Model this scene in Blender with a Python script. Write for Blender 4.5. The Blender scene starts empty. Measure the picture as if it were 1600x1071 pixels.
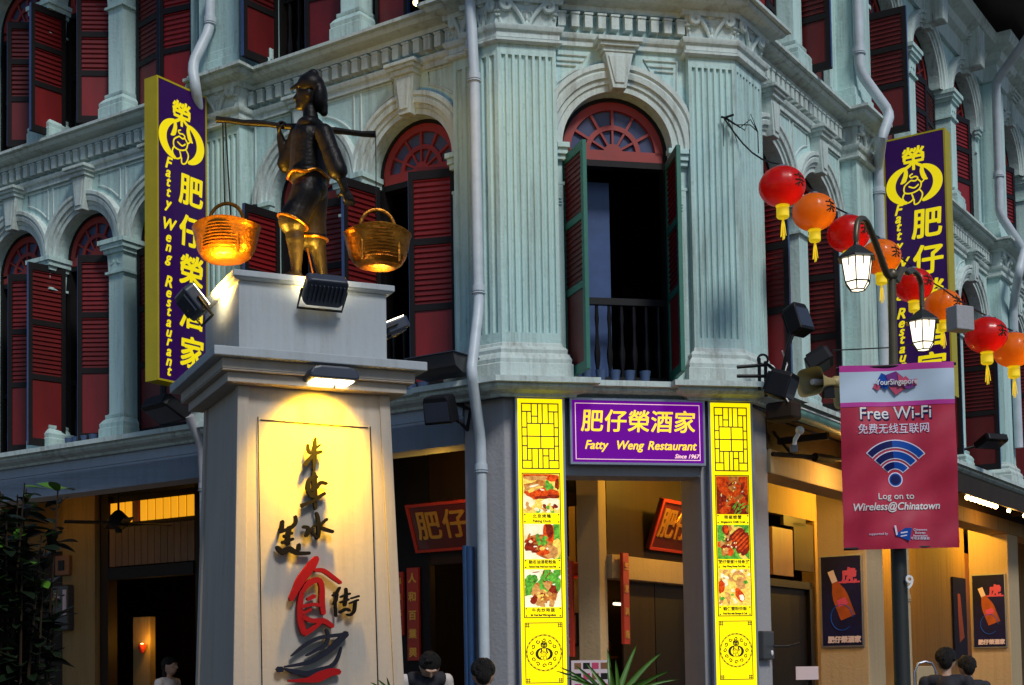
import bpy, bmesh, math, random
import numpy as np
from mathutils import Matrix, Vector
random.seed(7)
S = bpy.context.scene
COL = S.collection
PI = math.pi
def rad(d): return math.radians(d)

# ---------------------------------------------------------------- camera
FPX = 2230.0; ROLL = .0165; PITCH = math.atan(.0515)
CX, CY = 800.0, 1050 - FPX * math.tan(PITCH)
CAM = np.array([0, 0, 1.6])
_F = np.array([0, math.cos(PITCH), math.sin(PITCH)]); _U0 = np.array([0, -math.sin(PITCH), math.cos(PITCH)]); _R0 = np.array([1., 0, 0])
_R = _R0 * math.cos(ROLL) - _U0 * math.sin(ROLL); _U = _U0 * math.cos(ROLL) + _R0 * math.sin(ROLL)
cam = bpy.data.cameras.new('camera'); camo = bpy.data.objects.new('camera', cam); COL.objects.link(camo)
cam.sensor_width = 36; cam.lens = FPX / 1600 * 36; cam.shift_y = (CY - 535.5) / 1600
cam.clip_start = .1; cam.clip_end = 500
camo.matrix_world = Matrix([[_R[i], _U[i], -_F[i], CAM[i]] for i in range(3)] + [[0, 0, 0, 1]])
S.camera = camo

# ---------------------------------------------------------------- dusk sky, faint soft sun, exposure
W = bpy.data.worlds.new('World'); S.world = W; W.use_nodes = True
nt = W.node_tree; bg = nt.nodes['Background']
sky = nt.nodes.new('ShaderNodeTexSky'); sky.sky_type = 'NISHITA'; sky.sun_disc = False
SUN_EL, SUN_AZ = rad(46), rad(152)
sky.sun_elevation = SUN_EL; sky.sun_rotation = SUN_AZ; sky.air_density = 1.0; sky.dust_density = .4; sky.ozone_density = 4.0
nt.links.new(sky.outputs[0], bg.inputs[0]); bg.inputs[1].default_value = .05
sl = bpy.data.lights.new('sun', 'SUN'); slo = bpy.data.objects.new('sun', sl); COL.objects.link(slo)
sl.energy = 1.5; sl.angle = rad(13); sl.color = (1, .97, .92)
slo.rotation_euler = Vector((math.sin(SUN_AZ) * math.cos(SUN_EL), math.cos(SUN_AZ) * math.cos(SUN_EL), math.sin(SUN_EL))).to_track_quat('Z', 'Y').to_euler()
vs = S.view_settings; vs.view_transform = 'Standard'; vs.look = 'None'; vs.exposure = .55; vs.gamma = 1; vs.use_curve_mapping = False

# ---------------------------------------------------------------- plane helpers
aL, aR, aC = rad(-33.6), rad(56.4), rad(11.4)
def frv(a): return np.array([math.cos(a), math.sin(a), 0]), np.array([-math.sin(a), math.cos(a), 0])
def ray(x, y): return _F + _R * (x - CX) / FPX - _U * (y - CY) / FPX
def hit(x, y, O, a, off=0):
    """sight line of a photo pixel met with an upright plane -> (u along the plane, z)"""
    X, I = frv(a); d = ray(x, y); O = np.asarray(O, float)
    k = ((O - CAM) @ I + off) / (d @ I); P = CAM + k * d
    return float((P - O) @ X), float(P[2])
def at(x, y, Y):
    d = ray(x, y); return Vector(CAM + d * (Y / d[1]))
_o = at(785, 560, 14.0); CL = np.array([_o.x, _o.y, 0.])
CW = hit(1160, 560, CL, aC)[0]
CR = CL + CW * frv(aC)[0]
FR = {'L': (CL, aL), 'C': (CL, aC), 'R': (CR, aR)}
def fm(f, u=0, off=0, z=0):
    O, a = FR[f]; X, I = frv(a); p = O + u * X + off * I
    return Matrix.Translation((p[0], p[1], z)) @ Matrix.Rotation(a, 4, 'Z')
def fp(f, u, off=0, z=0):
    O, a = FR[f]; X, I = frv(a); p = O + u * X + off * I
    return Vector((p[0], p[1], z))

# ---------------------------------------------------------------- materials
def mat(name, col, rough=.6, metal=0, noise=0, nscale=6, bump=0, emit=None, es=0, spec=.5, col2=None, stretch=None, coat=0, bscale=None):
    m = bpy.data.materials.new(name); m.use_nodes = True; n = m.node_tree; b = n.nodes['Principled BSDF']
    b.inputs['Base Color'].default_value = (*col, 1); b.inputs['Roughness'].default_value = rough; b.inputs['Metallic'].default_value = metal
    b.inputs['Specular IOR Level'].default_value = spec; b.inputs['Coat Weight'].default_value = coat
    tc = n.nodes.new('ShaderNodeTexCoord'); vec = tc.outputs['Object']
    if stretch:
        mp = n.nodes.new('ShaderNodeMapping'); mp.inputs['Scale'].default_value = stretch; n.links.new(vec, mp.inputs[0]); vec = mp.outputs[0]
    if noise or col2 or bump:
        tx = n.nodes.new('ShaderNodeTexNoise'); tx.inputs['Scale'].default_value = nscale; tx.inputs['Detail'].default_value = 6; tx.inputs['Roughness'].default_value = .65
        n.links.new(vec, tx.inputs['Vector'])
    if noise or col2:
        r = n.nodes.new('ShaderNodeValToRGB'); r.color_ramp.elements[0].position = .3; r.color_ramp.elements[1].position = .72
        c2 = col2 or tuple(c * (1 - noise) for c in col)
        r.color_ramp.elements[0].color = (*c2, 1); r.color_ramp.elements[1].color = (*col, 1)
        n.links.new(tx.outputs['Fac'], r.inputs[0]); n.links.new(r.outputs[0], b.inputs['Base Color'])
        if es: n.links.new(r.outputs[0], b.inputs['Emission Color'])
    if bump:
        t2 = n.nodes.new('ShaderNodeTexNoise'); t2.inputs['Scale'].default_value = bscale or nscale * 4; t2.inputs['Detail'].default_value = 5
        n.links.new(tc.outputs['Object'], t2.inputs['Vector'])
        bp = n.nodes.new('ShaderNodeBump'); bp.inputs['Strength'].default_value = bump; bp.inputs['Distance'].default_value = .02
        n.links.new(t2.outputs['Fac'], bp.inputs['Height']); n.links.new(bp.outputs[0], b.inputs['Normal'])
    if es:
        if emit and not (noise or col2): b.inputs['Emission Color'].default_value = (*emit, 1)
        b.inputs['Emission Strength'].default_value = es
    return m
def wallpaint(name, col, dirt, amount=.5, bump=.25):
    """lime paint with rain streaks, soft blotches and a little relief"""
    m = mat(name, col, rough=.75, bump=bump, nscale=7, bscale=28); n = m.node_tree; b = n.nodes['Principled BSDF']
    tc = n.nodes.new('ShaderNodeTexCoord')
    def nz(scale, sc, lo, hi, det=7):
        mp = n.nodes.new('ShaderNodeMapping'); mp.inputs['Scale'].default_value = sc; n.links.new(tc.outputs['Object'], mp.inputs[0])
        t = n.nodes.new('ShaderNodeTexNoise'); t.inputs['Scale'].default_value = scale; t.inputs['Detail'].default_value = det; t.inputs['Roughness'].default_value = .7; n.links.new(mp.outputs[0], t.inputs[0])
        r = n.nodes.new('ShaderNodeMapRange'); r.inputs[1].default_value = lo; r.inputs[2].default_value = hi; n.links.new(t.outputs[0], r.inputs[0]); return r.outputs[0]
    s1 = nz(11, (1, 1, .05), .46, .74); s2 = nz(1.1, (1, 1, .8), .32, .70); s3 = nz(30, (1, 1, .5), .55, .8)
    mx = n.nodes.new('ShaderNodeMath'); mx.operation = 'MULTIPLY'; n.links.new(s1, mx.inputs[0]); n.links.new(s2, mx.inputs[1])
    ad = n.nodes.new('ShaderNodeMath'); ad.operation = 'MULTIPLY_ADD'; n.links.new(s3, ad.inputs[0]); ad.inputs[1].default_value = .35; n.links.new(mx.outputs[0], ad.inputs[2])
    sc = n.nodes.new('ShaderNodeMath'); sc.operation = 'MULTIPLY'; sc.use_clamp = True; n.links.new(ad.outputs[0], sc.inputs[0]); sc.inputs[1].default_value = amount
    x = n.nodes.new('ShaderNodeMix'); x.data_type = 'RGBA'; n.links.new(sc.outputs[0], x.inputs['Factor'])
    x.inputs['A'].default_value = (*col, 1); x.inputs['B'].default_value = (*dirt, 1); n.links.new(x.outputs['Result'], b.inputs['Base Color'])
    return m
M = {}
M['mint'] = wallpaint('mint_paint', (.47, .665, .65), (.085, .095, .075), 1.1)
M['trim'] = wallpaint('cream_trim_paint', (.53, .63, .61), (.12, .095, .06), 1.2)
M['grey'] = wallpaint('grey_wall_paint', (.34, .34, .36), (.25, .24, .23), .6)
M['bluegrey'] = wallpaint('beam_paint', (.34, .40, .49), (.2, .2, .2), .6)
M['cream'] = wallpaint('cream_wall_paint', (.40, .30, .17), (.22, .15, .09), .6)
M['red'] = mat('shutter_red', (.19, .004, .006), .5, noise=.35, nscale=5, stretch=(1, 1, .3))
M['fanred'] = mat('fanlight_red', (.30, .022, .016), .55, noise=.2)
def vary(m, amt):
    n = m.node_tree; b = n.nodes['Principled BSDF']; l = b.inputs['Base Color'].links[0]; src = l.from_socket
    oi = n.nodes.new('ShaderNodeObjectInfo'); r = n.nodes.new('ShaderNodeMapRange'); r.inputs[3].default_value = 1 - amt; r.inputs[4].default_value = 1 + amt; n.links.new(oi.outputs['Random'], r.inputs[0])
    h = n.nodes.new('ShaderNodeHueSaturation'); n.links.new(r.outputs[0], h.inputs['Value']); n.links.new(src, h.inputs['Color']); n.links.new(h.outputs[0], b.inputs['Base Color'])
vary(M['red'], .45)
M['dark'] = mat('shutter_frame_dark', (.012, .010, .011), .55, noise=.3, spec=.2)
M['green'] = mat('shutter_edge_green', (.02, .16, .11), .5, noise=.2)
M['glass'] = mat('window_glass', (.07, .085, .16), .25, spec=.22)
M['black'] = mat('black_metal', (.008, .008, .010), .5, noise=.3, spec=.25)
M['room'] = mat('room_dark_wall', (.010, .009, .011), .9, noise=.2)
M['skysheen'] = mat('painted_sky_sheen', (.06, .115, .30), .3, noise=.5, nscale=1.5)  # blue put into the colour for sky reflected in glass
M['pipe'] = mat('pipe_paint', (.56, .64, .70), .45, noise=.25, nscale=4, bump=.08)
M['tile'] = mat('roof_dark', (.06, .045, .045), .9, noise=.3)
M['timber'] = mat('dark_timber', (.034, .019, .010), .6, noise=.4, spec=.2, stretch=(1, 1, .1))
M['alu'] = mat('aluminium', (.30, .33, .40), .4, metal=.8, noise=.1)
M['white'] = mat('white_paint', (.75, .75, .74), .5, noise=.08)
M['ylite'] = mat('sign_yellow_backlit', (.82, .64, .0), .5, emit=(1.0, .77, .0), es=.74, spec=.15)
M['purple'] = mat('sign_purple_backlit', (.05, .002, .10), .5, emit=(.13, .0, .26), es=.6, spec=.1)
M['gold'] = mat('sign_gold_backlit', (.9, .6, .02), .4, emit=(1.0, .60, .02), es=.62)
M['pink'] = mat('sign_pale_line', (.9, .6, .6), .4, emit=(1.0, .62, .55), es=.5)
M['ink'] = mat('printed_ink', (.02, .012, .0), .5)
M['dpurple'] = mat('blade_sign_purple', (.022, .002, .06), .35, emit=(.02, .0, .06), es=.25)
M['yel'] = mat('blade_sign_yellow', (.62, .48, .004), .45, emit=(.85, .70, .0), es=.42)
M['yedge'] = mat('blade_sign_edge', (.50, .40, .004), .45, noise=.2, nscale=3)
M['bronze'] = mat('bronze', (.011, .009, .009), .45, spec=.22, metal=.35, noise=.5, nscale=9, bump=.3, bscale=22)
M['gbronze'] = mat('gold_lit_bronze', (.40, .15, .016), .34, metal=.9, noise=.6, nscale=10, bump=.4, bscale=26)  # gold put into the bronze where floodlights warm baskets and hems
M['shaft'] = wallpaint('pillar_shaft_paint', (.40, .35, .295), (.22, .18, .14), .7, .07)
M['pillar'] = wallpaint('pillar_paint', (.35, .39, .42), (.20, .19, .16), .7, .08)
M['letter'] = mat('dark_letter', (.004, .003, .003), .7, noise=.2, spec=.12)
M['letterred'] = mat('red_letter', (.30, .004, .006), .6, noise=.15, spec=.15)
M['letterblue'] = mat('navy_letter', (.010, .013, .028), .65, noise=.2, spec=.15)
M['lampblue'] = mat('lamp_housing', (.035, .045, .07), .4, noise=.25)
M['lamppost'] = mat('lamp_post_iron', (.014, .017, .014), .5, noise=.3)
M['armgold'] = mat('lamp_arm_bronze', (.12, .10, .06), .4, metal=.5, noise=.3)
M['milk'] = mat('lamp_glass', (.9, .88, .8), .3, emit=(1.0, .88, .62), es=1.5)
M['hot'] = mat('lamp_face', (1, .9, .7), .3, emit=(1.0, .85, .55), es=9)
M['bulb'] = mat('bulb', (1, .8, .5), .3, emit=(1.0, .62, .22), es=12)
M['lred'] = mat('lantern_red', (.65, .02, .01), .5, emit=(.85, .022, .008), es=.55)
M['lorange'] = mat('lantern_orange', (.8, .28, .02), .5, emit=(1.0, .30, .01), es=.6)
M['tassel'] = mat('tassel_yellow', (.75, .55, .03), .6, emit=(.8, .55, .0), es=.35)
M['banred'] = mat('banner_red', (.52, .014, .055), .5, noise=.3, nscale=2.5, bump=.1, bscale=6)
M['banwhite'] = mat('banner_white', (.46, .57, .70), .5)
M['banpink'] = mat('banner_magenta', (.5, .03, .3), .5)
M['bblue'] = mat('print_blue', (.001, .065, .36), .5, spec=.2)
M['bnavy'] = mat('print_navy', (.002, .006, .09), .5, spec=.2)
M['bplum'] = mat('print_plum', (.16, .01, .2), .4)
M['bcrim'] = mat('print_crimson', (.5, .05, .12), .4)
M['blite'] = mat('print_pale_lilac', (.75, .70, .85), .4)
M['board'] = mat('red_lacquer_board', (.10, .012, .006), .3, noise=.3, coat=.4)
M['couplet'] = mat('red_couplet', (.50, .035, .012), .45, noise=.2)
M['giltp'] = mat('gilt_letter', (.75, .38, .06), .3, metal=.6)
M['skin'] = mat('skin', (.42, .25, .17), .55, noise=.1)
M['hair'] = mat('hair_black', (.010, .008, .007), .6, noise=.5, nscale=60, bump=1.0, bscale=120, stretch=(1, 1, .15), spec=.3)
M['shirtw'] = mat('white_shirt', (.6, .55, .52), .75, noise=.15)
M['cloth'] = mat('dark_cloth', (.015, .015, .022), .8, noise=.2)
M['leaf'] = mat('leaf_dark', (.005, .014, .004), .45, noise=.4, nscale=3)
M['leaf2'] = mat('leaf_fresh_lit', (.07, .19, .015), .4, noise=.3, nscale=3)  # shrub: lighter green stands for light on leaves; spiky plants: own colour
M['terra'] = mat('pot_clay', (.25, .1, .05), .7, noise=.3)
M['horn'] = mat('horn_beige', (.40, .31, .12), .5, noise=.2)
M['gutter'] = mat('gutter_green', (.22, .48, .40), .45, noise=.3)
M['asphalt'] = mat('asphalt', (.05, .05, .05), .85, noise=.35, nscale=30, bump=.3)
M['tilefloor'] = mat('floor_tile', (.22, .15, .11), .5, noise=.25)
M['cup'] = mat('glazed_cup', (.06, .10, .20), .3, noise=.1)
M['posterdk'] = mat('poster_navy', (.008, .009, .03), .5, noise=.4, nscale=5, col2=(.012, .012, .06), spec=.1)
M['bottle'] = mat('poster_amber', (.40, .07, .008), .5, noise=.5, nscale=9)
M['paper'] = mat('paper_pinkish', (.62, .5, .52), .6)
M['greenlit'] = mat('exit_green', (.05, .6, .1), .4, emit=(.05, .8, .1), es=.8)
M['slat'] = mat('lit_slat_panel', (.9, .6, .1), .5, emit=(1.0, .40, .01), es=.55)
M['blueplas'] = mat('blue_tube', (.02, .07, .19), .4, noise=.3)
M['meterbox'] = mat('meter_box', (.05, .05, .055), .4, noise=.2)
M['wood'] = mat('orange_wood', (.25, .10, .03), .5, noise=.4, stretch=(1, 1, .15))
def food(name, c1, c2, sc=30): 
    m = mat(name, c1, .6, col2=c2, nscale=sc, es=.55, spec=.05); return m
M['fred'] = food('print_sauce_red', (.85, .10, .01), (.25, .008, .002)); M['fbrown'] = food('print_glaze_brown', (.75, .25, .04), (.14, .03, .01))
M['fgreen'] = food('print_greens', (.18, .55, .05), (.01, .09, .01)); M['fwhite'] = food('print_plate_white', (.85, .83, .66), (.62, .52, .22), 9)
M['frice'] = food('print_rice_gold', (.95, .75, .15), (.55, .3, .03), 45); M['fpork'] = food('print_meat_tan', (.75, .38, .1), (.3, .11, .03))
M['fdark'] = food('print_dark_glaze', (.35, .03, .01), (.05, .005, .003))

# ---------------------------------------------------------------- mesh builder
class MB:
    def __init__(s, T=None): s.v = []; s.f = []; s.m = []; s.T = T or Matrix(); s.k = 0
    def add(s, vs, fs, T=None):
        T = s.T @ T if T is not None else s.T
        o = len(s.v); s.v += [T @ Vector(p) for p in vs]
        for f in fs: s.f.append([i + o for i in f]); s.m.append(s.k)
        return s
    def mi(s, k): s.k = k; return s
    def box(s, x0, x1, y0, y1, z0, z1, T=None):
        return s.add([(x, y, z) for z in (z0, z1) for y in (y0, y1) for x in (x0, x1)],
                     [(0, 2, 3, 1), (4, 5, 7, 6), (0, 1, 5, 4), (2, 6, 7, 3), (0, 4, 6, 2), (1, 3, 7, 5)], T)
    def pxz(s, pts, y0, y1, T=None):           # outline in x,z pushed along y
        n = len(pts)
        if sum(pts[i][0] * pts[(i + 1) % n][1] - pts[(i + 1) % n][0] * pts[i][1] for i in range(n)) < 0: pts = pts[::-1]
        v = [(x, y0, z) for x, z in pts] + [(x, y1, z) for x, z in pts]
        return s.add(v, [tuple(range(n)), tuple(range(2 * n - 1, n - 1, -1))] + [(i + n, (i + 1) % n + n, (i + 1) % n, i)[::-1][::-1] for i in range(n)], T)
    def pxy(s, pts, z0, z1, T=None):           # outline in x,y pushed along z
        n = len(pts)
        if sum(pts[i][0] * pts[(i + 1) % n][1] - pts[(i + 1) % n][0] * pts[i][1] for i in range(n)) < 0: pts = pts[::-1]
        v = [(x, y, z0) for x, y in pts] + [(x, y, z1) for x, y in pts]
        return s.add(v, [tuple(range(n))[::-1], tuple(range(n, 2 * n))] + [(i, (i + 1) % n, (i + 1) % n + n, i + n) for i in range(n)], T)
    def tube(s, path, r, seg=10, T=None, closed=False):
        P = [Vector(p) for p in path]; n = len(P); rr = r if isinstance(r, (list, tuple)) else [r] * n
        v = []; up = None
        for i in range(n):
            d = (P[(i + 1) % n] - P[i - 1]) if closed else (P[min(i + 1, n - 1)] - P[max(i - 1, 0)])
            d = d.normalized() if d.length > 1e-9 else Vector((0, 0, 1))
            if up is None:
                up = Vector((0, 0, 1)) if abs(d.z) < .9 else Vector((1, 0, 0))
            a = (up - d * up.dot(d)); a = a.normalized() if a.length > 1e-6 else d.orthogonal().normalized(); b = d.cross(a); up = a
            v += [P[i] + (a * math.cos(t) + b * math.sin(t)) * rr[i] for t in (2 * PI * j / seg for j in range(seg))]
        f = []
        for i in range(n if closed else n - 1):
            k = (i + 1) % n
            f += [(i * seg + j, i * seg + (j + 1) % seg, k * seg + (j + 1) % seg, k * seg + j) for j in range(seg)]
        if not closed: f += [tuple(range(seg))[::-1], tuple(range((n - 1) * seg, n * seg))]
        return s.add(v, f, T)
    def lathe(s, prof, seg=24, T=None, caps=True):
        n = len(prof); v = [(r * math.cos(2 * PI * j / seg), r * math.sin(2 * PI * j / seg), z) for r, z in prof for j in range(seg)]
        f = [(i * seg + j, i * seg + (j + 1) % seg, (i + 1) * seg + (j + 1) % seg, (i + 1) * seg + j) for i in range(n - 1) for j in range(seg)]
        if caps: f += [tuple(range(seg))[::-1], tuple(range((n - 1) * seg, n * seg))]
        return s.add(v, f, T)
    def sweep(s, path, prof, z=0, T=None, caps=True):
        """moulding: profile (outward, z) carried along a plan path, mitred; outward is to the right of travel"""
        P = [Vector((p[0], p[1])) for p in path]; n = len(P); N = []
        for i in range(n - 1):
            d = (P[i + 1] - P[i]).normalized(); N.append(Vector((d.y, -d.x)))
        v = []
        for i in range(n):
            if i == 0: m = N[0]
            elif i == n - 1: m = N[-1]
            else:
                c = 1 + N[i - 1].dot(N[i]); m = (N[i - 1] + N[i]) / max(c, .2)
            v += [(P[i].x + m.x * o, P[i].y + m.y * o, z + zz) for o, zz in prof]
        k = len(prof); f = [(i * k + j, (i + 1) * k + j, (i + 1) * k + j + 1, i * k + j + 1) for i in range(n - 1) for j in range(k - 1)]
        if caps: f += [tuple(range(k)), tuple(range((n - 1) * k, n * k))[::-1]]
        return s.add(v, f, T)
    def ball(s, c, r, seg=16, rings=10, T=None):
        r = r if isinstance(r, (tuple, list)) else (r, r, r)
        pr = [(math.sin(PI * i / rings), -math.cos(PI * i / rings)) for i in range(rings + 1)]
        pr[0] = (1e-4, -1); pr[-1] = (1e-4, 1)
        X = Matrix.Translation(c) @ Matrix.Diagonal((r[0], r[1], r[2], 1))
        return s.lathe(pr, seg, (T @ X) if T is not None else X)
    def mesh(s, name, mats, org=(0, 0, 0), smooth=False):
        me = bpy.data.meshes.new(name); o = Vector(org)
        me.from_pydata([p - o for p in s.v], [], s.f)
        for m in (mats if isinstance(mats, (list, tuple)) else [mats]): me.materials.append(M[m] if isinstance(m, str) else m)
        me.polygons.foreach_set('material_index', s.m)
        bm = bmesh.new(); bm.from_mesh(me); bmesh.ops.recalc_face_normals(bm, faces=bm.faces[:]); bm.to_mesh(me); bm.free()
        if smooth:
            me.polygons.foreach_set('use_smooth', [True] * len(me.polygons))
            if smooth != 'full': me.set_sharp_from_angle(angle=rad(smooth if not isinstance(smooth, bool) else 40))
        me.update(); return me
    def build(s, name, mats, parent=None, org=None, smooth=False, bevel=0, label=None):
        root = parent
        while root is not None and root.parent is not None: root = root.parent
        if org is None: org = root.location if root is not None else (0, 0, 0)
        ob = bpy.data.objects.new(name, s.mesh(name, mats, org, smooth)); COL.objects.link(ob)
        if parent is not None: ob.parent = parent
        else: ob.location = org
        if bevel:
            b = ob.modifiers.new('bevel', 'BEVEL'); b.width = bevel; b.segments = 2; b.limit_method = 'ANGLE'; b.angle_limit = rad(40)
        if label: ob['label'] = label
        return ob
def tag(o, label, cat, group=None):
    o['label'] = label; o['category'] = cat
    if group: o['group'] = group
    return o
def thing(name, label, cat, loc=(0, 0, 0), group=None):
    o = bpy.data.objects.new(name, None); COL.objects.link(o); o.location = loc; o.empty_display_size = .1
    return tag(o, label, cat, group)
def struct(o): o['kind'] = 'structure'; return o
def put(name, me, parent, loc=(0, 0, 0), rz=0):
    o = bpy.data.objects.new(name, me); COL.objects.link(o); o.parent = parent; o.location = loc; o.rotation_euler = (0, 0, rz); return o
def dup(o, loc, label=None, rz=None):
    r = o.copy(); COL.objects.link(r); r.location = loc
    if label: r['label'] = label
    if rz is not None: r.rotation_euler = (0, 0, rz)
    for c in o.children:
        k = c.copy(); COL.objects.link(k); k.parent = r
        for g in c.children:
            q = g.copy(); COL.objects.link(q); q.parent = k
    return r
def glyphs(mb, body, size, T, depth=.004, bold=0, shear=0, align='CENTER', sx=1, spacing=1):
    """lettering as solid shapes lying in the x,z plane of T, facing -y"""
    c = bpy.data.curves.new('txt', 'FONT'); c.body = body; c.size = size; c.extrude = depth; c.shear = shear
    c.align_x = align; c.align_y = 'CENTER'; c.resolution_u = 3; c.space_character = spacing
    o = bpy.data.objects.new('txt', c); COL.objects.link(o)
    dg = bpy.context.evaluated_depsgraph_get(); dg.update(); ev = o.evaluated_get(dg); me = bpy.data.meshes.new_from_object(ev)
    V = [v.co.copy() for v in me.vertices]; Fc = [tuple(p.vertices) for p in me.polygons]
    R = Matrix.Rotation(PI / 2, 4, 'X') @ Matrix.Diagonal((sx, 1, 1, 1))
    k = bold * 1.0                                       # heavier strokes: a few copies a hair apart, each a touch deeper
    for i, (dx, dz) in enumerate(((0, 0),) if not bold else ((k, k * .6), (-k, -k * .6), (-k * .7, k), (k * .7, -k), (0, 0))):
        mb.add(V, Fc, T @ Matrix.Translation((dx, -.0003 * i, dz)) @ R)
    bpy.data.objects.remove(o); bpy.data.curves.remove(c); bpy.data.meshes.remove(me)
def brush(mb, strokes, y0, y1, T=None, step=.0004):
    """ink strokes: each is a list of (x, z, halfwidth); smoothed, pushed from y0 to y1"""
    for q, st in enumerate(strokes):
        P = [Vector((a, b)) for a, b, w in st]; Wd = [w for a, b, w in st]
        pts = []; n = len(P)
        for i in range(n - 1):
            p0, p1, p2, p3 = P[max(i - 1, 0)], P[i], P[i + 1], P[min(i + 2, n - 1)]
            for k in range(6):
                t = k / 6; pts.append((.5 * ((2 * p1) + (p2 - p0) * t + (2 * p0 - 5 * p1 + 4 * p2 - p3) * t * t + (3 * p1 - p0 - 3 * p2 + p3) * t ** 3), Wd[i] + (Wd[i + 1] - Wd[i]) * t))
        pts.append((P[-1], Wd[-1]))
        l = []; r = []
        for i, (p, w) in enumerate(pts):
            d = (pts[min(i + 1, len(pts) - 1)][0] - pts[max(i - 1, 0)][0]); d = d.normalized() if d.length > 1e-9 else Vector((1, 0)); nn = Vector((-d.y, d.x))
            l.append(p + nn * w); r.append(p - nn * w)
            if i == 0: l.insert(0, p - d * w * .7); 
        end = pts[-1][0] + (pts[-1][0] - pts[-2][0]).normalized() * pts[-1][1] * .7
        m = len(r); e = q * step
        # quad strip front/back plus rim
        L = l[1:]; a0 = l[0]
        v = [(a0.x, y0 - e, a0.y)] + [(p.x, y0 - e, p.y) for p in L] + [(p.x, y0 - e, p.y) for p in r] + [(end.x, y0 - e, end.y)]
        nv = len(v); v += [(x, y1 + e * .3, z) for x, y, z in v]
        A = lambda i: 1 + i
        B = lambda i: 1 + m + i
        f = []
        for i in range(m - 1): f += [(A(i), B(i), B(i + 1), A(i + 1)), tuple(j + nv for j in (A(i + 1), B(i + 1), B(i), A(i)))]
        f += [(0, B(0), A(0)), (nv, A(0) + nv, B(0) + nv), (A(m - 1), B(m - 1), nv - 1), (A(m - 1) + nv, 2 * nv - 1, B(m - 1) + nv)]
        ring = [0] + [B(i) for i in range(m)] + [nv - 1] + [A(i) for i in range(m - 1, -1, -1)]
        f += [(ring[i], ring[i] + nv, ring[(i + 1) % len(ring)] + nv, ring[(i + 1) % len(ring)]) for i in range(len(ring))]
        mb.add(v, f, T)
def spot(name, loc, target, energy, col, size=60, blend=.6, rad_=.05, parent=None):
    l = bpy.data.lights.new(name, 'SPOT'); l.energy = energy; l.color = col; l.spot_size = rad(size); l.spot_blend = blend; l.shadow_soft_size = rad_
    o = bpy.data.objects.new(name, l); COL.objects.link(o); o.location = loc
    o.rotation_euler = (Vector(target) - Vector(loc)).to_track_quat('-Z', 'Y').to_euler(); return o
def lamp(name, loc, energy, col, r=.1):
    l = bpy.data.lights.new(name, 'POINT'); l.energy = energy; l.color = col; l.shadow_soft_size = r
    o = bpy.data.objects.new(name, l); COL.objects.link(o); o.location = loc; return o
def solid(prims, voxel, smooth_it=4, name='body'):
    """tapered limbs and lumps fused into ONE continuous skin (voxel union), returned as a mesh"""
    mb = MB()
    for p in prims:
        if p[0] == 'e': mb.ball(p[1], p[2], 20, 14, p[3] if len(p) > 3 else None)
        else:
            a, b, ra, rb = Vector(p[0]), Vector(p[1]), p[2], p[3]
            mb.ball(a, ra, 14, 8); mb.ball(b, rb, 14, 8)
            n = 6; mb.tube([a.lerp(b, i / n) for i in range(n + 1)], [ra + (rb - ra) * i / n for i in range(n + 1)], 14)
    me = mb.mesh('tmp', 'black'); o = bpy.data.objects.new('tmp', me); COL.objects.link(o)
    r = o.modifiers.new('r', 'REMESH'); r.mode = 'VOXEL'; r.voxel_size = voxel; r.use_smooth_shade = True
    k = o.modifiers.new('s', 'SMOOTH'); k.factor = .5; k.iterations = smooth_it
    dg = bpy.context.evaluated_depsgraph_get(); dg.update()
    out = bpy.data.meshes.new_from_object(o.evaluated_get(dg)); out.name = name
    bpy.data.objects.remove(o); bpy.data.meshes.remove(me)
    out.materials.clear(); out.polygons.foreach_set('use_smooth', [True] * len(out.polygons)); return out
# ================================================================ THE SETTING: street, three shophouses round the corner
def inter(f1, d1, f2, d2):
    """plan point where two facade lines, set back d1 and d2, cross"""
    p = fp(f1, 0, d1); q = fp(f2, 0, d2); X1 = frv(FR[f1][1])[0]; X2 = frv(FR[f2][1])[0]
    A = np.array([[X1[0], -X2[0]], [X1[1], -X2[1]]]); t = np.linalg.solve(A, np.array([q.x - p.x, q.y - p.y]))
    return Vector((p.x + t[0] * X1[0], p.y + t[0] * X1[1]))
def xy(f, u, off=0): p = fp(f, u, off); return (p.x, p.y)
g = MB(); g.add([(-150, -60, 0), (150, -60, 0), (150, 200, 0), (-150, 200, 0)], [(0, 1, 2, 3)]); struct(g.build('street', 'asphalt'))
g = MB(); g.pxy([xy('L', -16, .0), tuple(inter('L', 0, 'C', 0)), tuple(inter('C', 0, 'R', 0)), xy('R', 24, 0), xy('R', 24, 9), tuple(inter('L', 9, 'R', 9)), xy('L', -16, 9)], -.2, .15); struct(g.build('pavement', 'tilefloor'))

Z1, Z2 = 4.47, 8.46                      # ledge lip, main cornice lip
SILL1, SPR1, TOP1 = 4.47, 6.97, 8.30
SILL2, SPR2, TOP2 = 8.46, 10.30, 11.9
bld = {}
bld['C'] = thing('corner_shophouse', 'mint green corner shophouse with fluted pilasters, an angled entrance bay and red louvred shutters', 'building', (CL[0], CL[1], 0))
bld['L'] = thing('neighbour_shophouse', 'pale green shophouse with three arched windows per floor, behind the blade sign and leafy shrub', 'building', fp('L', -4.2))
bld['R'] = thing('neighbour_shophouse', 'pale green shophouse behind the lamp post, with dark awning over an orange lit arcade', 'building', fp('R', 4.2))

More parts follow.
